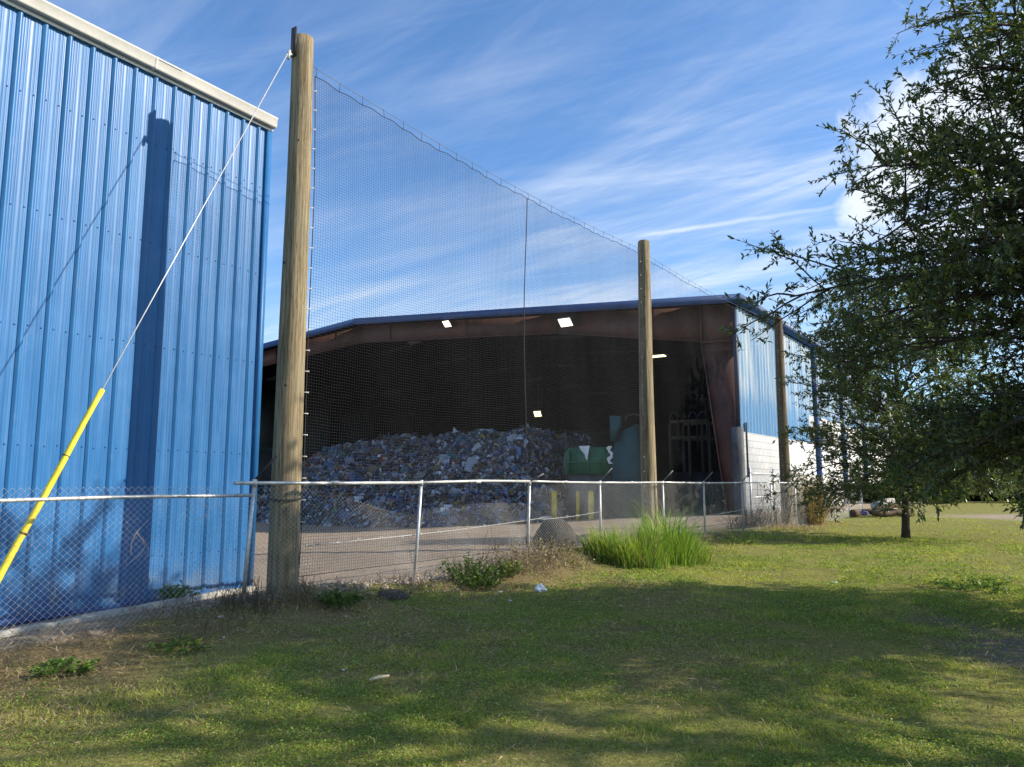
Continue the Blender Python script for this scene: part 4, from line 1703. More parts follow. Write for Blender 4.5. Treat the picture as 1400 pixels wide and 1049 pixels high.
def build_tree(name, base, height, trunk_r, crown, limbs, sub, twigs, leaves, leaf_len, label, seed, extra=(), group=None, col=(0.098, 0.130, 0.048), zlow=1.4, trunk_top=0.85, tw_len=0.42, spread=1.0):
    """crown(zfrac, az) -> radius; broad-leaved tree built limb by limb"""
    r = np.random.default_rng(seed)
    x, y = base
    zb = float(zg(x, y)) - 0.1
    root = empty(name, (x, y, zb), label, 'tree', group)
    K = 14
    tp = np.stack([np.full(K, x), np.full(K, y), np.linspace(zb, zb + height * trunk_top, K)], 1)
    tp[:, 0] += 0.12 * np.sin(np.linspace(0, 4, K) + seed)
    tp[:, 1] += 0.12 * np.sin(np.linspace(1, 5, K) + seed)
    mb = MB()
    rad = trunk_r * np.linspace(1, 0.15, K) ** 0.9
    rad[0] *= 1.2
    mb.tube(tp, rad, 12)
    mb.build('trunk', M['bark'], root, True)
    wood = MB()
    LP, LD, LN = [], [], []
    ends = []
    for i in range(limbs):
        f = (i + 0.5) / limbs
        z0 = zlow + (height * trunk_top - zlow) * (f ** 1.05) * 0.97
        az = i * 2.399963 + r.uniform(-0.4, 0.4)
        zf = (z0 - zlow) / (height - zlow)
        R = crown(zf, az) * r.uniform(0.72, 1.08)
        if R < 0.2:
            continue
        rise = R * r.uniform(0.05, 0.45) + 0.35
        ends.append((z0, az, R, rise))
    for (z0, az, R, rise) in ends + list(extra):
        a = np.array([np.interp(z0, tp[:, 2], tp[:, 0]), np.interp(z0, tp[:, 2], tp[:, 1]), z0])
        b = a + np.array([math.cos(az) * R, math.sin(az) * R, rise])
        cur = limb_curve(a, b, 0.10 * R, 10, r, 0.05)
        wood.tube(cur, np.linspace(trunk_r * 0.30, 0.010, 10), 5, cap=False)
        ns = max(3, int(sub * (0.35 + 0.65 * R / 4.0)))
        for j in range(ns):
            g = 0.16 + 0.84 * (j + r.random()) / ns
            k = g * 9
            i0 = min(int(k), 8)
            p = cur[i0] * (1 - (k - i0)) + cur[i0 + 1] * (k - i0)
            tdir = cur[i0 + 1] - cur[i0]
            tdir /= np.linalg.norm(tdir)
            sd = np.cross(tdir, (0, 0, 1.0))
            sd /= np.linalg.norm(sd)
            dv = tdir * r.uniform(0.4, 1.0) + sd * (1 if j % 2 else -1) * r.uniform(0.4, 1.1) * spread + np.array([0, 0, r.uniform(-0.45, 0.65)])
            dv /= np.linalg.norm(dv)
            sl_ = R * r.uniform(0.16, 0.34) * (1.15 - 0.6 * g) + 0.30
            sc = limb_curve(p, p + dv * sl_, 0.03, 6, r, 0.02)
            wood.tube(sc, np.linspace(0.014, 0.005, 6), 4, cap=False)
            for m in range(twigs):
                h = 0.25 + 0.75 * (m + r.random()) / twigs
                kk = h * 5
                q0 = min(int(kk), 4)
                tpnt = sc[q0] * (1 - (kk - q0)) + sc[q0 + 1] * (kk - q0)
                td_ = dv * 0.7 + r.normal(0, 0.55, 3) + np.array([0, 0, 0.12])
                td_ /= np.linalg.norm(td_)
                tl = tw_len * r.uniform(0.5, 1.15)
                te = tpnt + td_ * tl
                te[2] -= 0.06 * r.random()
                wood.tube([tpnt, te], [0.004, 0.0025], 3, cap=False)
                nl_ = int(leaves * r.uniform(0.7, 1.3))
                fr = r.uniform(0.12, 1.0, nl_)[:, None]
                LP.append(tpnt[None] * (1 - fr) + te[None] * fr)
                dd = td_[None] * 0.9 + r.normal(0, 0.65, (nl_, 3))
                LD.append(dd)
                nn = r.normal(0, 0.55, (nl_, 3))
                nn[:, 2] += 1.0
                LN.append(nn)
    LP, LD, LN = np.vstack(LP), np.vstack(LD), np.vstack(LN)
    n = len(LP)
    wood.build('branches', M['bark'], root, True)
    mb = MB()
    ln = leaf_len * r.uniform(0.65, 1.25, n)
    leaf_mesh(mb, LP, LD, LN, ln, ln * 0.36, green(n, col, 0.35, 0.07, r))
    o = mb.build('crown', M['leaf'], root, False, True)
    o['kind'] = 'stuff'
    return n


# ------------------------------------------------------------------ trees
def oak_crown(zf, az):
    ax = 0.54 + 0.46 * abs(math.cos(az))           # depth narrowed, shaped to keep its shadow off the blue wall
    back = 1.0 - 0.75 * zf * max(0.0, math.sin(az))  # upper far side cut back to trim its shadow towards the fence
    return 4.75 * ax * back * max(0.14, 1.0 - 1.05 * zf ** 2.2)


NT1 = (8.95, 8.7)
az_l = math.pi
n1 = build_tree('oak_tree', NT1, 7.5, 0.19, oak_crown, 72, 23, 9, 16, 0.080, 'big dark oak whose crown fills the right edge of the view', 31,
                extra=[(3.3, az_l - 0.04, 5.75, 0.50), (3.1, az_l + 0.06, 4.9, 0.40), (2.5, az_l + 0.02, 4.2, -0.3), (2.6, az_l + 0.25, 4.1, -0.4), (2.4, az_l - 0.2, 4.0, -0.5), (3.9, az_l + 0.08, 4.8, 0.6), (4.6, az_l, 4.6, 0.7),
                       (2.3, az_l - 0.45, 4.0, -0.5), (2.9, az_l + 0.1, 4.8, 0.1), (3.6, az_l + 0.3, 4.7, 0.3), (3.9, az_l - 0.25, 4.7, 0.5), (4.9, az_l - 0.2, 4.2, 0.8), (5.4, az_l + 0.1, 3.7, 0.9), (6.0, az_l - 0.05, 3.5, 1.3), (5.5, az_l + 0.12, 3.6, 1.3),
                       (2.2, az_l - 0.3, 3.6, -0.5), (2.2, az_l + 0.3, 3.4, -0.5), (2.1, az_l + 0.05, 3.3, -0.4), (2.2, az_l - 0.6, 3.2, -0.4)], zlow=1.7)
n2 = build_tree('oak_tree', tuple(on_level(1238, 736, 0)[:2]), 8.2, 0.115, lambda zf, az: 3.1 * (1 - 0.7 * max(0.0, zf - 0.2)), 60, 14, 6, 13, 0.13,
                'slim dark oak with bare trunk standing on the lawn at right', 32, zlow=1.3, tw_len=0.55, extra=[(1.5, 2.9, 2.3, -0.40), (1.5, 3.9, 2.5, -0.45), (1.5, 4.3, 2.3, -0.4), (1.6, 5.8, 2.9, -0.5), (1.7, 2.6, 2.6, -0.5), (1.8, 3.6, 2.8, -0.5), (1.9, 4.6, 2.6, -0.7), (2.1, 3.1, 3.2, -0.5), (2.0, 5.3, 2.6, -0.6), (1.9, 0.2, 2.6, -0.5)])


# a tree of the same row beyond the right edge of the frame: it throws shade over the lawn
build_tree('oak_tree', (12.6, 4.0), 10.4, 0.20, lambda zf, az: 2.9 * (1 - 0.5 * max(0.0, zf - 0.2)), 30, 9, 4, 11, 0.11, 'oak outside the right edge of the view that shades the foreground lawn', 33, zlow=4.6, tw_len=0.5)


# background trees beyond the lawn
def bg_tree(px, Y, h, w, seed, label):
    p = at_depth(px, 660, Y)
    return build_tree('background_tree', (p[0], p[1]), h, 0.22, lambda zf, az: w * (1 - 0.6 * max(0.0, zf - 0.25)), 30, 9, 4, 11, 0.40, label, seed, group='background trees', zlow=0.5, tw_len=1.1, col=(0.040, 0.062, 0.022))


for k, (px, Y, h, w) in enumerate(((1225, 92, 7.5, 5.4), (1285, 84, 8.0, 5.5), (1340, 90, 7.0, 5.4), (1395, 80, 8.5, 5.6), (1450, 86, 8.0, 5.4), (1510, 78, 8.0, 5.6))):
    bg_tree(px, Y, h, w, 50 + k, ['leftmost distant tree beyond the shed wall end', 'second distant tree from the shed, behind the slim oak', 'third distant tree from the shed across the far lawn', 'fourth distant tree from the shed across the far lawn', 'distant tree just past the right edge of the view', 'farthest right distant tree outside the view'][k])


# ------------------------------------------------------------------ lawn
def lawn_mix(x, y):
    t, d = td(x, y)
    n1 = fbm(x * 0.5, y * 0.5, 21)
    n2 = fbm(x * 1.4, y * 1.4, 25)
    dry = smooth01(0.42 + 0.6 * n1 + 0.4 * n2 + 0.45 * np.exp(-((d - 0.9) / 1.3) ** 2) * (1 - smooth01((t - 4) / 4)) - 0.16 - 0.34 * smooth01((np.asarray(x) + 1.5) / 4.0))
    return dry, d, t


def build_lawn():
    N = 520000
    r = np.exp(rng.uniform(math.log(3.2), math.log(46), N))
    th = rng.uniform(-0.74, 0.80, N)
    x, y = r * np.sin(th), r * np.cos(th)
    dry, d, t = lawn_mix(x, y)
    br = on_level(1395, 900, 0)
    bare = smooth01(1.25 - np.hypot((x - br[0] - 0.35) / 0.8, (y - br[1]) / 2.6) + 0.4 * fbm(x * 1.4, y * 1.4, 25))
    sp = on_level(1345, 706, 0)
    bare = np.maximum(bare, smooth01(1.3 - np.hypot((x - sp[0]) / 2.4, (y - sp[1]) / 3.0)))
    edge = smooth01((d - 0.10 + 0.5 * smooth01((t - 6) / 3) - 0.4 * fbm(x * 1.1, y * 1.1, 61)) / 0.5)
    clump = 0.5 + 0.5 * fbm(x * 4.5, y * 4.5, 71)
    keep = rng.random(N) < edge * (1 - 0.85 * bare) * (0.30 + 0.9 * clump)
    x, y, r, dry = x[keep], y[keep], r[keep], dry[keep]
    n = len(x)
    z = zg(x, y)
    far = (r / 6.0).clip(0.75, 4.0) ** 0.75
    tuft = (0.5 + 0.9 * fbm(x * 3.1, y * 3.1, 131)).clip(0.25, 1.5)
    h = rng.uniform(0.014, 0.050, n) * (1 + 0.25 * (far - 1)) * (0.7 + 0.5 * (1 - dry)) * tuft
    w = rng.uniform(0.0025, 0.0055, n) * far
    a = rng.uniform(0, 2 * math.pi, n)
    ln = rng.uniform(0.3, 2.2, n)
    b = rng.uniform(0, 2 * math.pi, n)
    P = np.stack([x, y, z - 0.004], 1)
    side = np.stack([np.cos(a), np.sin(a), np.zeros(n)], 1) * w[:, None]
    tip = P + np.stack([np.cos(b) * ln * h, np.sin(b) * ln * h, h], 1)
    V = np.stack([P - side, P + side, tip], 1).reshape(-1, 3)
    F = (np.arange(n) * 3)[:, None] + np.array([[0, 1, 2]])
    g = np.array([0.20, 0.275, 0.045])
    g2 = np.array([0.44, 0.44, 0.095])
    dr = np.array([0.46, 0.37, 0.19])
    m = rng.random((n, 1))
    m2 = (fbm(x * 0.9, y * 0.9, 81) * 0.5 + 0.5).clip(0, 1)[:, None]
    col = g * (1 - m2) + g2 * m2
    isdry = (rng.random(n) < 0.08 + 0.72 * dry)[:, None]
    col = np.where(isdry, dr * (0.55 + 0.7 * m), col * (0.65 + 0.7 * m))
    mb = MB().add(V, F, np.repeat(col, 3, axis=0))
    tag(mb.build('lawn_grass', M['grass'], None, False, True), 'short patchy green and straw coloured lawn grass', 'grass', kind='stuff')
    # low broad-leaved weeds between the grass
    N = 560000
    r = np.exp(rng.uniform(math.log(3.2), math.log(26), N))
    th = rng.uniform(-0.74, 0.80, N)
    x, y = r * np.sin(th), r * np.cos(th)
    dry, d, t = lawn_mix(x, y)
    cl = fbm(x * 2.2, y * 2.2, 91) + 0.6 * fbm(x * 0.7, y * 0.7, 95)
    bare = smooth01(1.25 - np.hypot((x - br[0] - 0.35) / 0.8, (y - br[1]) / 2.6))
    keep = (rng.random(N) < smooth01((cl + 0.25) / 0.6) * (1 - 0.8 * dry) * (1 - 0.8 * bare)) & (d > 0.5)
    x, y, r = x[keep], y[keep], r[keep]
    n = len(x)
    z = zg(x, y) + rng.uniform(0.006, 0.038, n)
    far = (r / 6.0).clip(0.8, 3.0) ** 0.7
    D = rng.normal(size=(n, 3)) * np.array([1, 1, 0.35])
    Nn = rng.normal(size=(n, 3)) * 0.45
    Nn[:, 2] += 1
    ln = rng.uniform(0.009, 0.021, n) * far
    mb = MB()
    leaf_mesh(mb, np.stack([x, y, z], 1), D, Nn, ln, ln * 0.75, green(n, (0.195, 0.275, 0.055), 0.45, 0.08))
    tag(mb.build('lawn_weeds', M['grass'], None, False, True), 'low round-leaved green weeds spread through the lawn', 'weeds', kind='stuff')
    # dead straw and leaf litter lying flat
    N = 170000
    r = np.exp(rng.uniform(math.log(3.2), math.log(30), N))
    th = rng.uniform(-0.74, 0.80, N)
    x, y = r * np.sin(th), r * np.cos(th)
    dry, d, t = lawn_mix(x, y)
    keep = (rng.random(N) < 0.12 + 0.85 * dry) & (d > -1.0)
    x, y, r = x[keep], y[keep], r[keep]
    n = len(x)
    far = (r / 6.0).clip(0.8, 3.0) ** 0.7
    z = zg(x, y) + rng.uniform(0.004, 0.03, n)
    D = rng.normal(size=(n, 3)) * np.array([1, 1, 0.45])
    Nn = rng.normal(size=(n, 3)) * 0.3
    Nn[:, 2] += 1
    ln = rng.uniform(0.02, 0.09, n) * far
    wd = rng.uniform(0.003, 0.010, n) * far
    mb = MB()
    leaf_mesh(mb, np.stack([x, y, z], 1), D, Nn, ln, wd, np.array([[0.36, 0.27, 0.15]]) * rng.uniform(0.30, 1.35, (n, 1)))
    tag(mb.build('straw_litter', M['dry'], None, False, True), 'dead straw and brown leaf litter lying on the lawn', 'litter', kind='stuff')


build_lawn()


# ------------------------------------------------------------------ plants
def blades(mb, c, n, hmin, hmax, spread, w, col, r, lean=0.5, seg=4):
    """arching long grass blades from a tuft"""
    a = r.uniform(0, 2 * math.pi, n)
    rad = spread * np.sqrt(r.random(n))
    bx, by = c[0] + np.cos(a) * rad, c[1] + np.sin(a) * rad
    bz = zg(bx, by)
    h = r.uniform(hmin, hmax, n) * (1 - 0.55 * (rad / spread) ** 2) * r.uniform(0.6, 1.0, n)
    o = a + r.normal(0, 0.7, n)
    l = h * lean * r.uniform(0.3, 1.3, n)
    sx, sy = -np.sin(o + r.normal(0, .5, n)), np.cos(o)
    pts = []
    for k in range(seg + 1):
        f = k / seg
        hx = l * f ** 1.8
        z = bz + h * (f - 0.28 * f ** 3)
        ww = w * (1 - f ** 1.6) * 0.5 + 0.0005
        cx, cy = bx + np.cos(o) * hx, by + np.sin(o) * hx
        pts.append(np.stack([cx - sx * ww, cy - sy * ww, z], 1))
        pts.append(np.stack([cx + sx * ww, cy + sy * ww, z], 1))
    V = np.stack(pts, 1).reshape(-1, 3)
    m = (seg + 1) * 2
    b = (np.arange(n) * m)[:, None]
    F = np.vstack([b + np.array([[2 * k, 2 * k + 1, 2 * k + 3, 2 * k + 2]]) for k in range(seg)])
    mb.add(V, F, np.repeat(col, m, axis=0))


def grass_clump(c, n, hmin, hmax, spread, label, seed, base=(0.22, 0.33, 0.06), w=0.016, dryf=0.16, group='tall grass clumps', name='grass_clump'):
    r = np.random.default_rng(seed)
    col = np.asarray(base)[None] * r.uniform(0.40, 1.45, (n, 1)) * r.uniform(0.88, 1.15, (n, 3))
    dm = r.random((n, 1)) < dryf
    col = np.where(dm, np.array([[0.36, 0.29, 0.14]]) * r.uniform(0.6, 1.2, (n, 1)), col)
    mb = MB()
    blades(mb, c, n, hmin, hmax, spread, w, col, r)
    root = empty(name, (c[0], c[1], float(zg(c[0], c[1]))), label, 'grass clump', group)
    mb.build('blades', M['grass'], root, False, True)['kind'] = 'stuff'
    return root


def weed_bush(c, n, h, spread, label, seed, base=(0.075, 0.135, 0.03), leaf=0.05, name='weed_bush', cat='weeds', group='leafy weeds along the fence', stem=True):
    r = np.random.default_rng(seed)
    zb = float(zg(c[0], c[1]))
    root = empty(name, (c[0], c[1], zb), label, cat, group)
    st = MB()
    LP, LD = [], []
    for k in range(n):
        a = r.uniform(0, 2 * math.pi)
        q = spread * math.sqrt(r.random())
        b = np.array([c[0] + math.cos(a) * q * 0.5, c[1] + math.sin(a) * q * 0.5, zb])
        e = np.array([c[0] + math.cos(a) * q, c[1] + math.sin(a) * q, zb + h * r.uniform(0.45, 1.0) * (1 - 0.35 * q / spread)])
        cur = limb_curve(b, e, 0.02, 5, r, 0.012)
        st.tube(cur, 0.0035, 3, (0.12, 0.14, 0.05), cap=False)
        m = 14
        f = r.uniform(0.15, 1, m)
        P = np.stack([np.interp(f, np.linspace(0, 1, 5), cur[:, i]) for i in range(3)], 1)
        LP.append(P)
        LD.append(r.normal(size=(m, 3)) * np.array([1, 1, 0.5]))
    LP, LD = np.vstack(LP), np.vstack(LD)
    m = len(LP)
    st.build('stems', M['dry'], root, False, True)['kind'] = 'stuff'
    Nn = r.normal(size=(m, 3)) * 0.5
    Nn[:, 2] += 1
    ln = leaf * r.uniform(0.5, 1.3, m)
    mb = MB()
    leaf_mesh(mb, LP, LD, Nn, ln, ln * 0.62, green(m, base, 0.4, 0.12, r))
    o = mb.build('leaves', M['grass'], root, False, True)
    o['kind'] = 'stuff'
    return root


def dry_brush(c, n, h, spread, label, seed, base=(0.30, 0.24, 0.15), leafy=0.0, name='dry_brush', cat='brush', group='dry brush along the fence', rad=0.003, leafcol=(0.33, 0.26, 0.10)):
    r = np.random.default_rng(seed)
    zb = float(zg(c[0], c[1]))
    root = empty(name, (c[0], c[1], zb), label, cat, group)
    L = []
    K = 7
    for k in range(n):
        a = r.uniform(0, 2 * math.pi)
        q = spread * math.sqrt(r.random())
        b = np.array([c[0] + math.cos(a) * q * 0.8, c[1] + math.sin(a) * q * 0.8, 0])
        b[2] = zg(b[0], b[1]) - 0.02
        e = b + np.array([r.normal(0, 0.28 * h), r.normal(0, 0.28 * h), h * r.uniform(0.3, 1.0)])
        L.append(limb_curve(b, e, 0.06 * h, K, r, 0.03 * h))
    L = np.array(L)
    col = np.asarray(base)[None] * r.uniform(0.45, 1.3, (n, 1))
    V, F = tubes(L, rad, 3)
    mb = MB().add(V, F, np.repeat(col, K * 3, axis=0))
    mb.build('stems', M['dry'], root, False, True)['kind'] = 'stuff'
    if leafy:
        m = int(n * leafy)
        i = r.integers(0, n, m)
        k = r.integers(1, K, m)
        P = L[i, k] + r.normal(0, 0.02, (m, 3))
        mb = MB()
        Nn = r.normal(size=(m, 3))
        ln = r.uniform(0.03, 0.08, m) * (1 + h * 0.2)
        leaf_mesh(mb, P, r.normal(size=(m, 3)), Nn, ln, ln * 0.45, green(m, leafcol, 0.45, 0.1, r))
        o = mb.build('leaves', M['dry'], root, False, True)
        o['kind'] = 'stuff'
    return root


def on_lawn(px, py):
    return on_level(px, py, 0.06)[:2]


def near_fence(px, off):
    return FP(fence_px(px), off)


gc = [(on_lawn(836, 768), 800, 0.45, 1.25, 0.55, 'left lower clump of bright tall grass beside the dark boulder', 0.20),
      (on_lawn(872, 770), 900, 0.50, 1.55, 0.60, 'middle clump of bright tall grass below the middle pole', 0.15),
      (on_lawn(912, 764), 1100, 0.70, 2.30, 0.58, 'tallest brightest green grass clump just right of the middle pole', 0.05),
      (on_lawn(940, 762), 560, 0.35, 1.30, 0.50, 'right low clump of tall grass against a fence post', 0.15)]
for k, (c, n, a, b, sp, lab, df) in enumerate(gc):
    grass_clump(c, n, a, b, sp, lab, 200 + k, dryf=df)
c = near_fence(990, 0.9)
grass_clump(c, 260, 0.12, 0.35, 0.8, 'short tuft of bright grass right of the tall clumps by the fence', 206, dryf=0.15)

weed_bush(near_fence(612, 0.45), 60, 0.50, 0.50, 'leafy green weed bush between first and second fence posts, largest', 301)
weed_bush(near_fence(600, 0.85), 45, 0.34, 0.40, 'low leafy green weeds in front of the largest weed bush', 302)
weed_bush(near_fence(650, 0.6), 45, 0.40, 0.38, 'leafy green weeds beside the white scrap by the fence', 303, base=(0.085, 0.13, 0.04))
weed_bush(near_fence(775, 0.9), 40, 0.25, 0.5, 'low green weeds just right of the white plastic bag', 304, leaf=0.04)
weed_bush(near_fence(430, 0.55), 40, 0.26, 0.40, 'dark green weeds at the foot of the nearest pole', 305)
weed_bush(tuple(on_lawn(92, 905)), 30, 0.16, 0.30, 'small bright green weed patch on the lawn below the yellow guard', 306, base=(0.13, 0.22, 0.045), leaf=0.045)
weed_bush(tuple((WC - WU * 1.5 + WN * 0.35)), 34, 0.34, 0.30, 'dark leafy weed growing at the blue wall behind the fence', 307)
weed_bush(tuple(on_lawn(1010, 742)), 34, 0.25, 0.7, 'low bright weeds on the lawn left of the farthest pole', 308, base=(0.12, 0.19, 0.04))
weed_bush(tuple(on_lawn(1340, 800)), 44, 0.16, 0.75, 'pale green weed patch at the right edge of the lawn', 309, base=(0.15, 0.23, 0.06), leaf=0.06)
weed_bush(tuple(on_lawn(250, 880)), 26, 0.13, 0.35, 'small green weed patch on the dry lawn left of nearest pole', 310, base=(0.11, 0.17, 0.04), leaf=0.04)

dry_brush(near_fence(335, 0.15), 150, 0.34, 0.45, 'dark dry stems at the leaning post beside the nearest pole', 401, base=(0.16, 0.12, 0.08))
dry_brush(near_fence(395, 0.35), 120, 0.36, 0.35, 'dry brown grass stems at the foot of the nearest pole', 402, base=(0.26, 0.20, 0.12))
dry_brush(near_fence(280, 0.25), 140, 0.22, 0.9, 'low matted dry stems left of the leaning fence post', 403, base=(0.20, 0.155, 0.10))
dry_brush(near_fence(690, 0.35), 190, 0.48, 0.8, 'grey dry weeds between the second and third fence posts', 404, base=(0.26, 0.21, 0.15), leafy=2.0, leafcol=(0.20, 0.17, 0.09))
dry_brush(near_fence(730, 0.6), 150, 0.42, 0.7, 'dry weeds behind the white plastic bag', 405, base=(0.25, 0.20, 0.13), leafy=2.0, leafcol=(0.17, 0.16, 0.07))
dry_brush(near_fence(560, 0.15), 110, 0.22, 0.8, 'low dry stems under the chain link left of the weed bush', 406, base=(0.22, 0.17, 0.12))
dry_brush(near_fence(480, 0.30), 110, 0.16, 0.7, 'sparse dry stems on bare dirt right of nearest pole', 407, base=(0.27, 0.22, 0.15))
dry_brush(near_fence(648, 0.2), 16, 0.85, 0.5, 'few tall thin dry stalks leaning on the chain link', 408, base=(0.24, 0.19, 0.12), rad=0.0035)
p = at_depth(1108, 700, 30.5)[:2]
dry_brush(tuple(p), 520, 2.0, 0.62, 'tall golden dry vine bush beside the farthest pole', 409, base=(0.42, 0.31, 0.14), leafy=6.0, name='vine_bush', cat='bush', rad=0.006, leafcol=(0.40, 0.33, 0.12), group=None)
p = at_depth(1030, 700, 27.0)[:2]
dry_brush(tuple(p), 260, 0.75, 1.1, 'dark leafless brush at the shed corner behind the fence', 410, base=(0.07, 0.065, 0.055), leafy=1.5, leafcol=(0.06, 0.06, 0.035), rad=0.005)
p = at_depth(1050, 700, 28.0)[:2]
dry_brush(tuple(p), 40, 1.7, 0.9, 'tall bare dark stems climbing beside the farthest pole', 411, base=(0.10, 0.075, 0.05), rad=0.008)
p = on_lawn(1075, 722)
dry_brush(tuple(p), 420, 0.20, 1.7, 'tan mat of dry grass at the foot of the farthest pole', 412, base=(0.40, 0.30, 0.18), rad=0.005)


for k, px in enumerate((1200, 1240, 1280, 1320, 1360, 1400, 1440)):
    p = at_depth(px, 660, 66 + 5 * math.sin(k * 2.3))[:2]
    weed_bush(tuple(p), 150, 2.6 + 0.7 * math.sin(k * 1.7), 2.6, '%s hedge shrub on the far side of the lawn, counted from the shed' % ['first', 'second', 'third', 'fourth', 'fifth', 'sixth', 'seventh'][k], 330 + k, base=(0.045, 0.07, 0.025), leaf=0.42, name='hedge_shrub', cat='shrub', group='far hedge shrubs')


# ------------------------------------------------------------------ boulder, litter, logs
def boulder(c, size, label, seed):
    r = np.random.default_rng(seed)
    nu, nv = 26, 16
    V = []
    for j in range(nv + 1):
        ph = math.pi * j / nv
        for i in range(nu):
            th = 2 * math.pi * i / nu
            V.append((math.sin(ph) * math.cos(th), math.sin(ph) * math.sin(th), math.cos(ph)))
    V = np.array(V)
    k = np.ones(len(V))
    for _ in range(9):
        n = r.normal(size=3)
        n /= np.linalg.norm(n)
        k = np.minimum(k, 1.0 / np.maximum(1.0, 1.03 * (V @ n) / r.uniform(0.90, 1.0)))
        k += 0.016 * np.sin(V @ n * r.uniform(6, 16) + r.uniform(0, 6))
    P = V * k[:, None] * np.asarray(size) + np.asarray(c)
    F = [(j * nu + i, (j + 1) * nu + i, (j + 1) * nu + (i + 1) % nu, j * nu + (i + 1) % nu) for j in range(nv) for i in range(nu)]
    return tag(MB().add(P, F).build('boulder', M['boulder'], None, True), label, 'boulder')


c = near_fence(800, -0.75)
boulder((c[0], c[1], float(zg(*c)) + 0.12), (0.50, 0.42, 0.60), 'rounded dark grey boulder just behind the chain link fence', 6)
c = near_fence(503, 0.50)
boulder((c[0], c[1], float(zg(*c)) - 0.02), (0.26, 0.2, 0.13), 'small grey stone lump in the dirt right of nearest pole', 8)


def build_rubble():
    r = np.random.default_rng(61)
    n = 2600
    t = r.normal(1.8, 2.4, n).clip(-9, 8)
    d = r.normal(0.0, 0.40, n)
    x, y = P1[0] + U[0] * t + NL[0] * d, P1[1] + U[1] * t + NL[1] * d
    keep = (np.hypot(x - P1[0], y - P1[1]) > 0.26) & (t > -1.4)
    x, y = x[keep], y[keep]
    n = len(x)
    sz = r.lognormal(math.log(0.014), 0.5, n).clip(0.007, 0.05)
    cor = np.array([(i, j, k) for k in (-1, 1) for j in (-1, 1) for i in (-1, 1)], float)
    V = cor[None] * r.uniform(0.45, 1.15, (n, 8, 3)) * sz[:, None, None] * np.array([1, 1, 0.65])
    a = r.uniform(0, 6.28, n)
    ca, sa = np.cos(a)[:, None], np.sin(a)[:, None]
    V = np.stack([V[..., 0] * ca - V[..., 1] * sa, V[..., 0] * sa + V[..., 1] * ca, V[..., 2]], -1)
    V += np.stack([x, y, zg(x, y) + sz * 0.25], 1)[:, None, :]
    F0 = np.array([(0, 2, 3, 1), (4, 5, 7, 6), (0, 1, 5, 4), (2, 6, 7, 3), (0, 4, 6, 2), (1, 3, 7, 5)])
    F = ((np.arange(n) * 8)[:, None, None] + F0[None]).reshape(-1, 4)
    col = np.array([[0.34, 0.28, 0.22]]) * r.uniform(0.35, 1.25, (n, 1)) * r.uniform(0.92, 1.08, (n, 3))
    tag(MB().add(V.reshape(-1, 3), F, np.repeat(col, 8, axis=0)).build('rubble', M['trash'], None, False, True), 'small stones and broken rubble in the bare dirt along the fence', 'rubble', kind='stuff')


build_rubble()


def scrap(px, py, size, label, seed, flat=0.5, mat='white_plastic', cat='litter', name='litter_scrap'):
    q = on_lawn(px, py)
    crumple(name, (q[0], q[1], float(zg(q[0], q[1])) + size[2] * flat * 0.3), size, M[mat], label, cat, seed, flat)


scrap(739, 806, (0.17, 0.15, 0.17), 'white crumpled plastic bag on the grass by the weeds', 11, 0.75, cat='plastic bag', name='plastic_bag')
scrap(697, 817, (0.055, 0.05, 0.05), 'small white scrap just left of the white plastic bag', 12)
scrap(684, 806, (0.06, 0.06, 0.06), 'white wad of film at the right side of the leafy weed bush', 13)
scrap(1141, 790, (0.11, 0.06, 0.04), 'crumpled pale paper on the sunlit lawn in front of the slim oak', 14)
scrap(848, 822, (0.035, 0.03, 0.03), 'tiny white scrap on lawn below the boulder', 15)
scrap(470, 908, (0.035, 0.04, 0.025), 'tiny bluish white scrap on the lawn below the dirt patch', 16)
scrap(371, 930, (0.022, 0.02, 0.015), 'tiny white scrap on the dry lawn below the nearest pole', 17)
scrap(306, 868, (0.03, 0.03, 0.03), 'tiny white scrap by dark stems left of the nearest pole', 18)
scrap(802, 798, (0.05, 0.045, 0.045), 'white scrap in the low weeds below the boulder', 19)
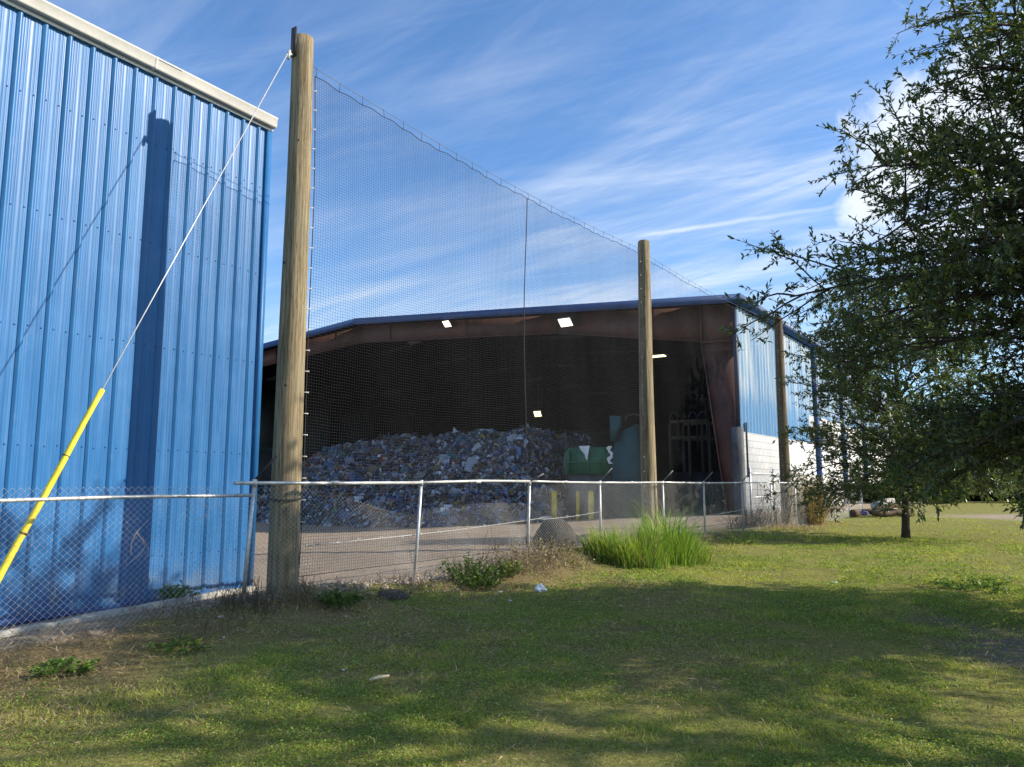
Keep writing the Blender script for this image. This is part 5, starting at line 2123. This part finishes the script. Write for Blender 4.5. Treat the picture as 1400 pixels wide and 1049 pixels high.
q0, q1 = on_lawn(505, 928), on_lawn(532, 922)
tag(MB().tube([np.append(q0, float(zg(*q0)) + 0.03), np.append((q0 + q1) / 2, float(zg(*q0)) + 0.036), np.append(q1, float(zg(*q1)) + 0.03)], [0.012, 0.014, 0.009], 7).build('stick', M['stick']), 'short pale stick lying on the shaded lawn', 'stick')


def build_logs():
    r = np.random.default_rng(77)
    base = at_depth(1205, 700, 36.5)
    labs = ['long log lying at the front of the debris pile behind the slim oak', 'log lying across the back of the debris pile', 'short thick log end at the left of the debris pile', 'slanting log on top of the debris pile']
    for k, (dx, dy, z, ln, rad, az, tilt) in enumerate(((0.3, -0.5, 0.15, 2.0, 0.15, 0.1, 0.0), (0.1, 0.2, 0.18, 1.9, 0.15, -0.15, 0.0), (-1.3, -0.2, 0.15, 0.6, 0.17, 0.8, 0), (0.2, -0.15, 0.40, 1.5, 0.10, 0.3, 0.14))):
        d = np.array([math.cos(az) * math.cos(tilt), math.sin(az) * math.cos(tilt), math.sin(tilt)])
        c = np.array([base[0] + dx, base[1] + dy, float(zg(base[0], base[1])) + z])
        f = np.linspace(-0.5, 0.5, 6)
        root = tag(MB().tube([c + d * ln * q + r.normal(0, 0.02, 3) for q in f], rad * (1 + 0.06 * r.normal(size=6)), 10).build('log', M['log'], None, True), labs[k], 'log', 'logs in the debris pile')
    crumple('purple_bag', (base[0] - 1.15, base[1] - 0.75, float(zg(base[0], base[1])) + 0.16), (0.36, 0.3, 0.34), M['purple'], 'dark purple bag at the left end of the debris pile', 'bag', 21, 0.75)
    mb = MB()
    c = np.array([base[0] + 0.55, base[1] + 0.9, float(zg(base[0], base[1])) + 0.38])
    mb.box(c, (0.50, 0.10, 0.12), (-0.05, 0.2, 0), (0, 0.1, 0.32))
    tag(mb.build('concrete_slab', M['concrete'], None), 'tan concrete slab leaning behind the logs of the debris pile', 'slab')


build_logs()

scene.render.engine = 'CYCLES'
print('leaves', n1, n2, 'tris', sum(len(m.polygons) for m in bpy.data.meshes))
